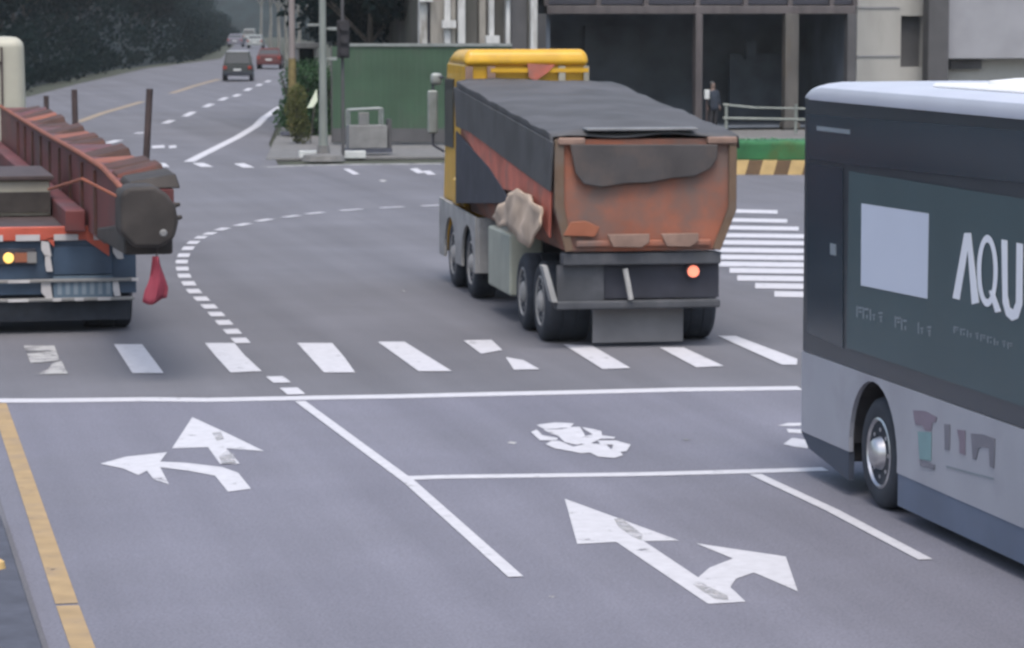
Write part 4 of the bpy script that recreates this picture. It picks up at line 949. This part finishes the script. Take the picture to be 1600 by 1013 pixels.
# machine on the trailer
mc = empty('auger_boom', (3.3, 33.6, 0), 0, 'long red machine with a dark drum end lying on the flatbed trailer', 'machine')
def ml(P): return Vector((P.x-3.3, P.y-33.6, P.z))
x0m, x1m = -.22, .36; yM = 3.2
b = MB(); Lm = 27.3
tap = [(0.6,1.75,2.16),(3.2,1.36,2.24),(7,1.34,2.26),(Lm,1.34,2.25)]
for (ya_, za_, zb_), (yc_, zc_, zd_) in zip(tap[:-1], tap[1:]):
    b.hexa([(x0m,ya_,za_),(x1m,ya_,za_),(x1m,yc_,zc_),(x0m,yc_,zc_),(x0m,ya_,zb_),(x1m,ya_,zb_),(x1m,yc_,zd_),(x0m,yc_,zd_)])
b.build('boom','rig_red',mc)
for i in range(9):
    y_ = 4.2+i*2.1; MB().box(x0m-.035,x0m-.003,y_,y_+.12,1.4,2.2).build('side_rib','rig_brown',mc)
MB().box(x0m-.30,x0m-.04,5.5,Lm,1.34,1.62).build('side_beam','rig_red',mc,bevel=.02)
MB().path([(x0m-.01,.5,2.18),(x0m-.01,3.2,2.29),(x0m-.01,7,2.30),(x0m-.01,13,2.28),(x0m-.01,Lm,2.28)],.035).build('edge_pipe','rig_orange',mc)
y_ = .7; k_r = 0
while y_ < Lm-2:
    h_ = random.uniform(.03,.15); w_r = random.uniform(.5,1.1); k_r += 1
    MB().hexa([(x0m+.06,y_,2.17),(x1m+.06+h_*.3,y_,2.17),(x1m+.06+h_*.3,y_+w_r+.2,2.17),(x0m+.06,y_+w_r+.2,2.17),(x0m+.10,y_+.1,2.25),(x1m+.04,y_+.06,2.24+h_),(x1m+.04,y_+w_r,2.26+h_),(x0m+.10,y_+w_r,2.27)]).build('cross_rib',('rig_brown','rig_red','rig_brown','rig_brown','rig_orange')[k_r % 5] if k_r > 1 else 'rig_dark',mc,bevel=.02)
    y_ += w_r+random.uniform(.35,1.1)
# drum end
dc = ml(on_y(228, 333, 33.9))
hp_ = [ml(on_y(u, v, 33.9)) for u, v in [(184,300),(196,290),(238,288),(257,301),(270,320),(274,345),(268,370),(246,384),(206,384),(184,362)]]
MB().prism([(p.x, -.05, p.z) for p in hp_], (0,.75,0)).build('drum_head','rig_dark',mc,bevel=.07,seg=3)
for u, v in ((274,322),(277,342)):
    p = ml(on_y(u-6, v, 34.0)); MB().lathe(p,(1,0,.2),[(-.02,.05),(.10,.02)],6).build('cutter_tooth','rig_dark',mc)
MB().hexa([(x0m-.02,.3,1.45),(x1m-.05,.3,1.45),(x1m-.05,4,1.36),(x0m-.02,4,1.36),(x0m-.02,.3,1.8),(x1m-.05,.3,1.8),(x1m-.05,4,1.5),(x0m-.02,4,1.5)]).build('nose_bracket','rig_dark',mc,bevel=.03)
MB().lathe(Vector((dc.x+.15,-.12,dc.z-.20)),(0,-1,0),[(0,.045),(.03,.03)],10).build('grease_cap','cabinet_grey',mc)
MB().path([(dc.x-.25,.35,dc.z+.15),(dc.x-.62,1.4,dc.z+.33),(dc.x-.9,3.0,dc.z+.12)],.02).build('hydraulic_hose','rig_orange',mc)
# flag hung from the drum
fl = MB(); fx = on_y(243,430,33.7).x-3.3; zt0 = on_y(243,400,33.7).z; zb0_ = on_y(243,470,33.7).z
n_ = 8
for i in range(n_+1):
    for j in range(9):
        t_ = j/8; z = zt0+(zb0_-zt0)*t_; wd = .035+.10*min(1,t_*1.3)**1.5; x = fx+(i/n_-.5)*2*wd+.03*math.sin(t_*4)*t_; z -= t_*t_*.035*math.sin(i*.55+.2); y = .02+.035*math.sin(i*.8+t_*2.2)+.02*noise.noise(Vector((i*.7,t_*3,0)))
        fl.v.append((x, y, z))
for i in range(n_):
    for j in range(8): fl.f.append((i*9+j, i*9+j+1, (i+1)*9+j+1, (i+1)*9+j))
o = fl.build('warning_flag','flag_red',smooth=True,fixn=False,label='red warning cloth hanging under the dark drum end of the machine',cat='flag'); o.location = (3.3,33.6,0); o.modifiers.new('t','SOLIDIFY').thickness=.008
MB().tube((fx,.03,zt0-.05),(dc.x+.12,.1,dc.z-.3),.008,None,6).build('cord','stake_dark',o)
# beige crate on the deck
cr = empty('cargo_crate', (1.9, 41.5, zdk), 0, 'beige crate with a dark recess on the trailer deck left of the red machine', 'crate')
MB().box(-.7,.85,0,2.6,0.01,.50).build('box','cargo_beige',cr,bevel=.02)
MB().box(-.3,.85,-.03,-.002,.06,.34).build('recess_panel','rig_dark',cr)
MB().box(-.75,.9,-.06,2.65,.5,.56).build('lid','stake_dark',cr,bevel=.01)
# tractor cab of the trailer
q_ = on_x(40, 158, 3.7); yC = 62.0
tc_ = empty('truck_cab', (2.45, yC, 0), 0, 'cream white lorry cab with a rounded roof at the left edge beyond the trailer', 'truck')
ztc = on_y(20, 58, yC).z; xr_ = on_y(42, 100, yC).x-2.45
MB().hexa([(-xr_,0,1.0),(xr_,0,1.0),(xr_,2.2,1.0),(-xr_,2.2,1.0),(-xr_*.97,.05,ztc),(xr_*.97,.05,ztc),(xr_*.95,1.8,ztc),(-xr_*.95,1.8,ztc)]).build('cab','cab_cream',tc_,bevel=.22,seg=5)
zz = on_y(20, 98, yC).z
MB().box(-xr_+.25,xr_-.5,-.02,.02,zz-.03,zz+.02).build('seam_trim','stake_dark',tc_)
xx = on_y(4, 80, yC).x-2.45; MB().box(xx-.04,xx+.0,-.02,.03,1.6,ztc-.2).build('seam_trim','stake_dark',tc_)
MB().box(-xr_*.8,xr_*.8,2.16,2.22,1.9,ztc-.6).build('windscreen','cab_glass',tc_)
MB().box(-.45,.45,-3.6,2.0,.7,.98).build('chassis_rail','chassis_dark',tc_)
for y in (-3.0,-1.7,1.3):
    for s in (-1,1): wheel(tc_, (s*(xr_-.05), y, .5), s, .5, .5 if y < 0 else .3, 'dust_grey', 'tyre')
# small amber stud on the median edge
q_ = at(1, 888, .1); MB().lathe((q_.x-.02,q_.y,.1),(0,0,1),[(0,.06),(.05,.05),(.07,.02)],12).build('road_stud','kerb_yellow',label='small amber stud on the dark median beside the yellow line',cat='road stud',smooth=True)
# hide nothing; drop unused prototypes' origins are already placed


# ------------------------------------------------------------------ haze
m = bpy.data.materials.new('haze'); m.use_nodes = True; n = m.node_tree; n.nodes.remove(n.nodes['Principled BSDF'])
pv_ = n.nodes.new('ShaderNodeVolumePrincipled'); pv_.inputs['Color'].default_value = (0.80, 0.85, 0.90, 1); pv_.inputs['Density'].default_value = 0.00018
n.links.new(pv_.outputs[0], n.nodes['Material Output'].inputs['Volume']); MATS['haze'] = m
MB().box(-200, 200, -30, 560, -1.06, 20).build('haze', 'haze', kind='stuff')
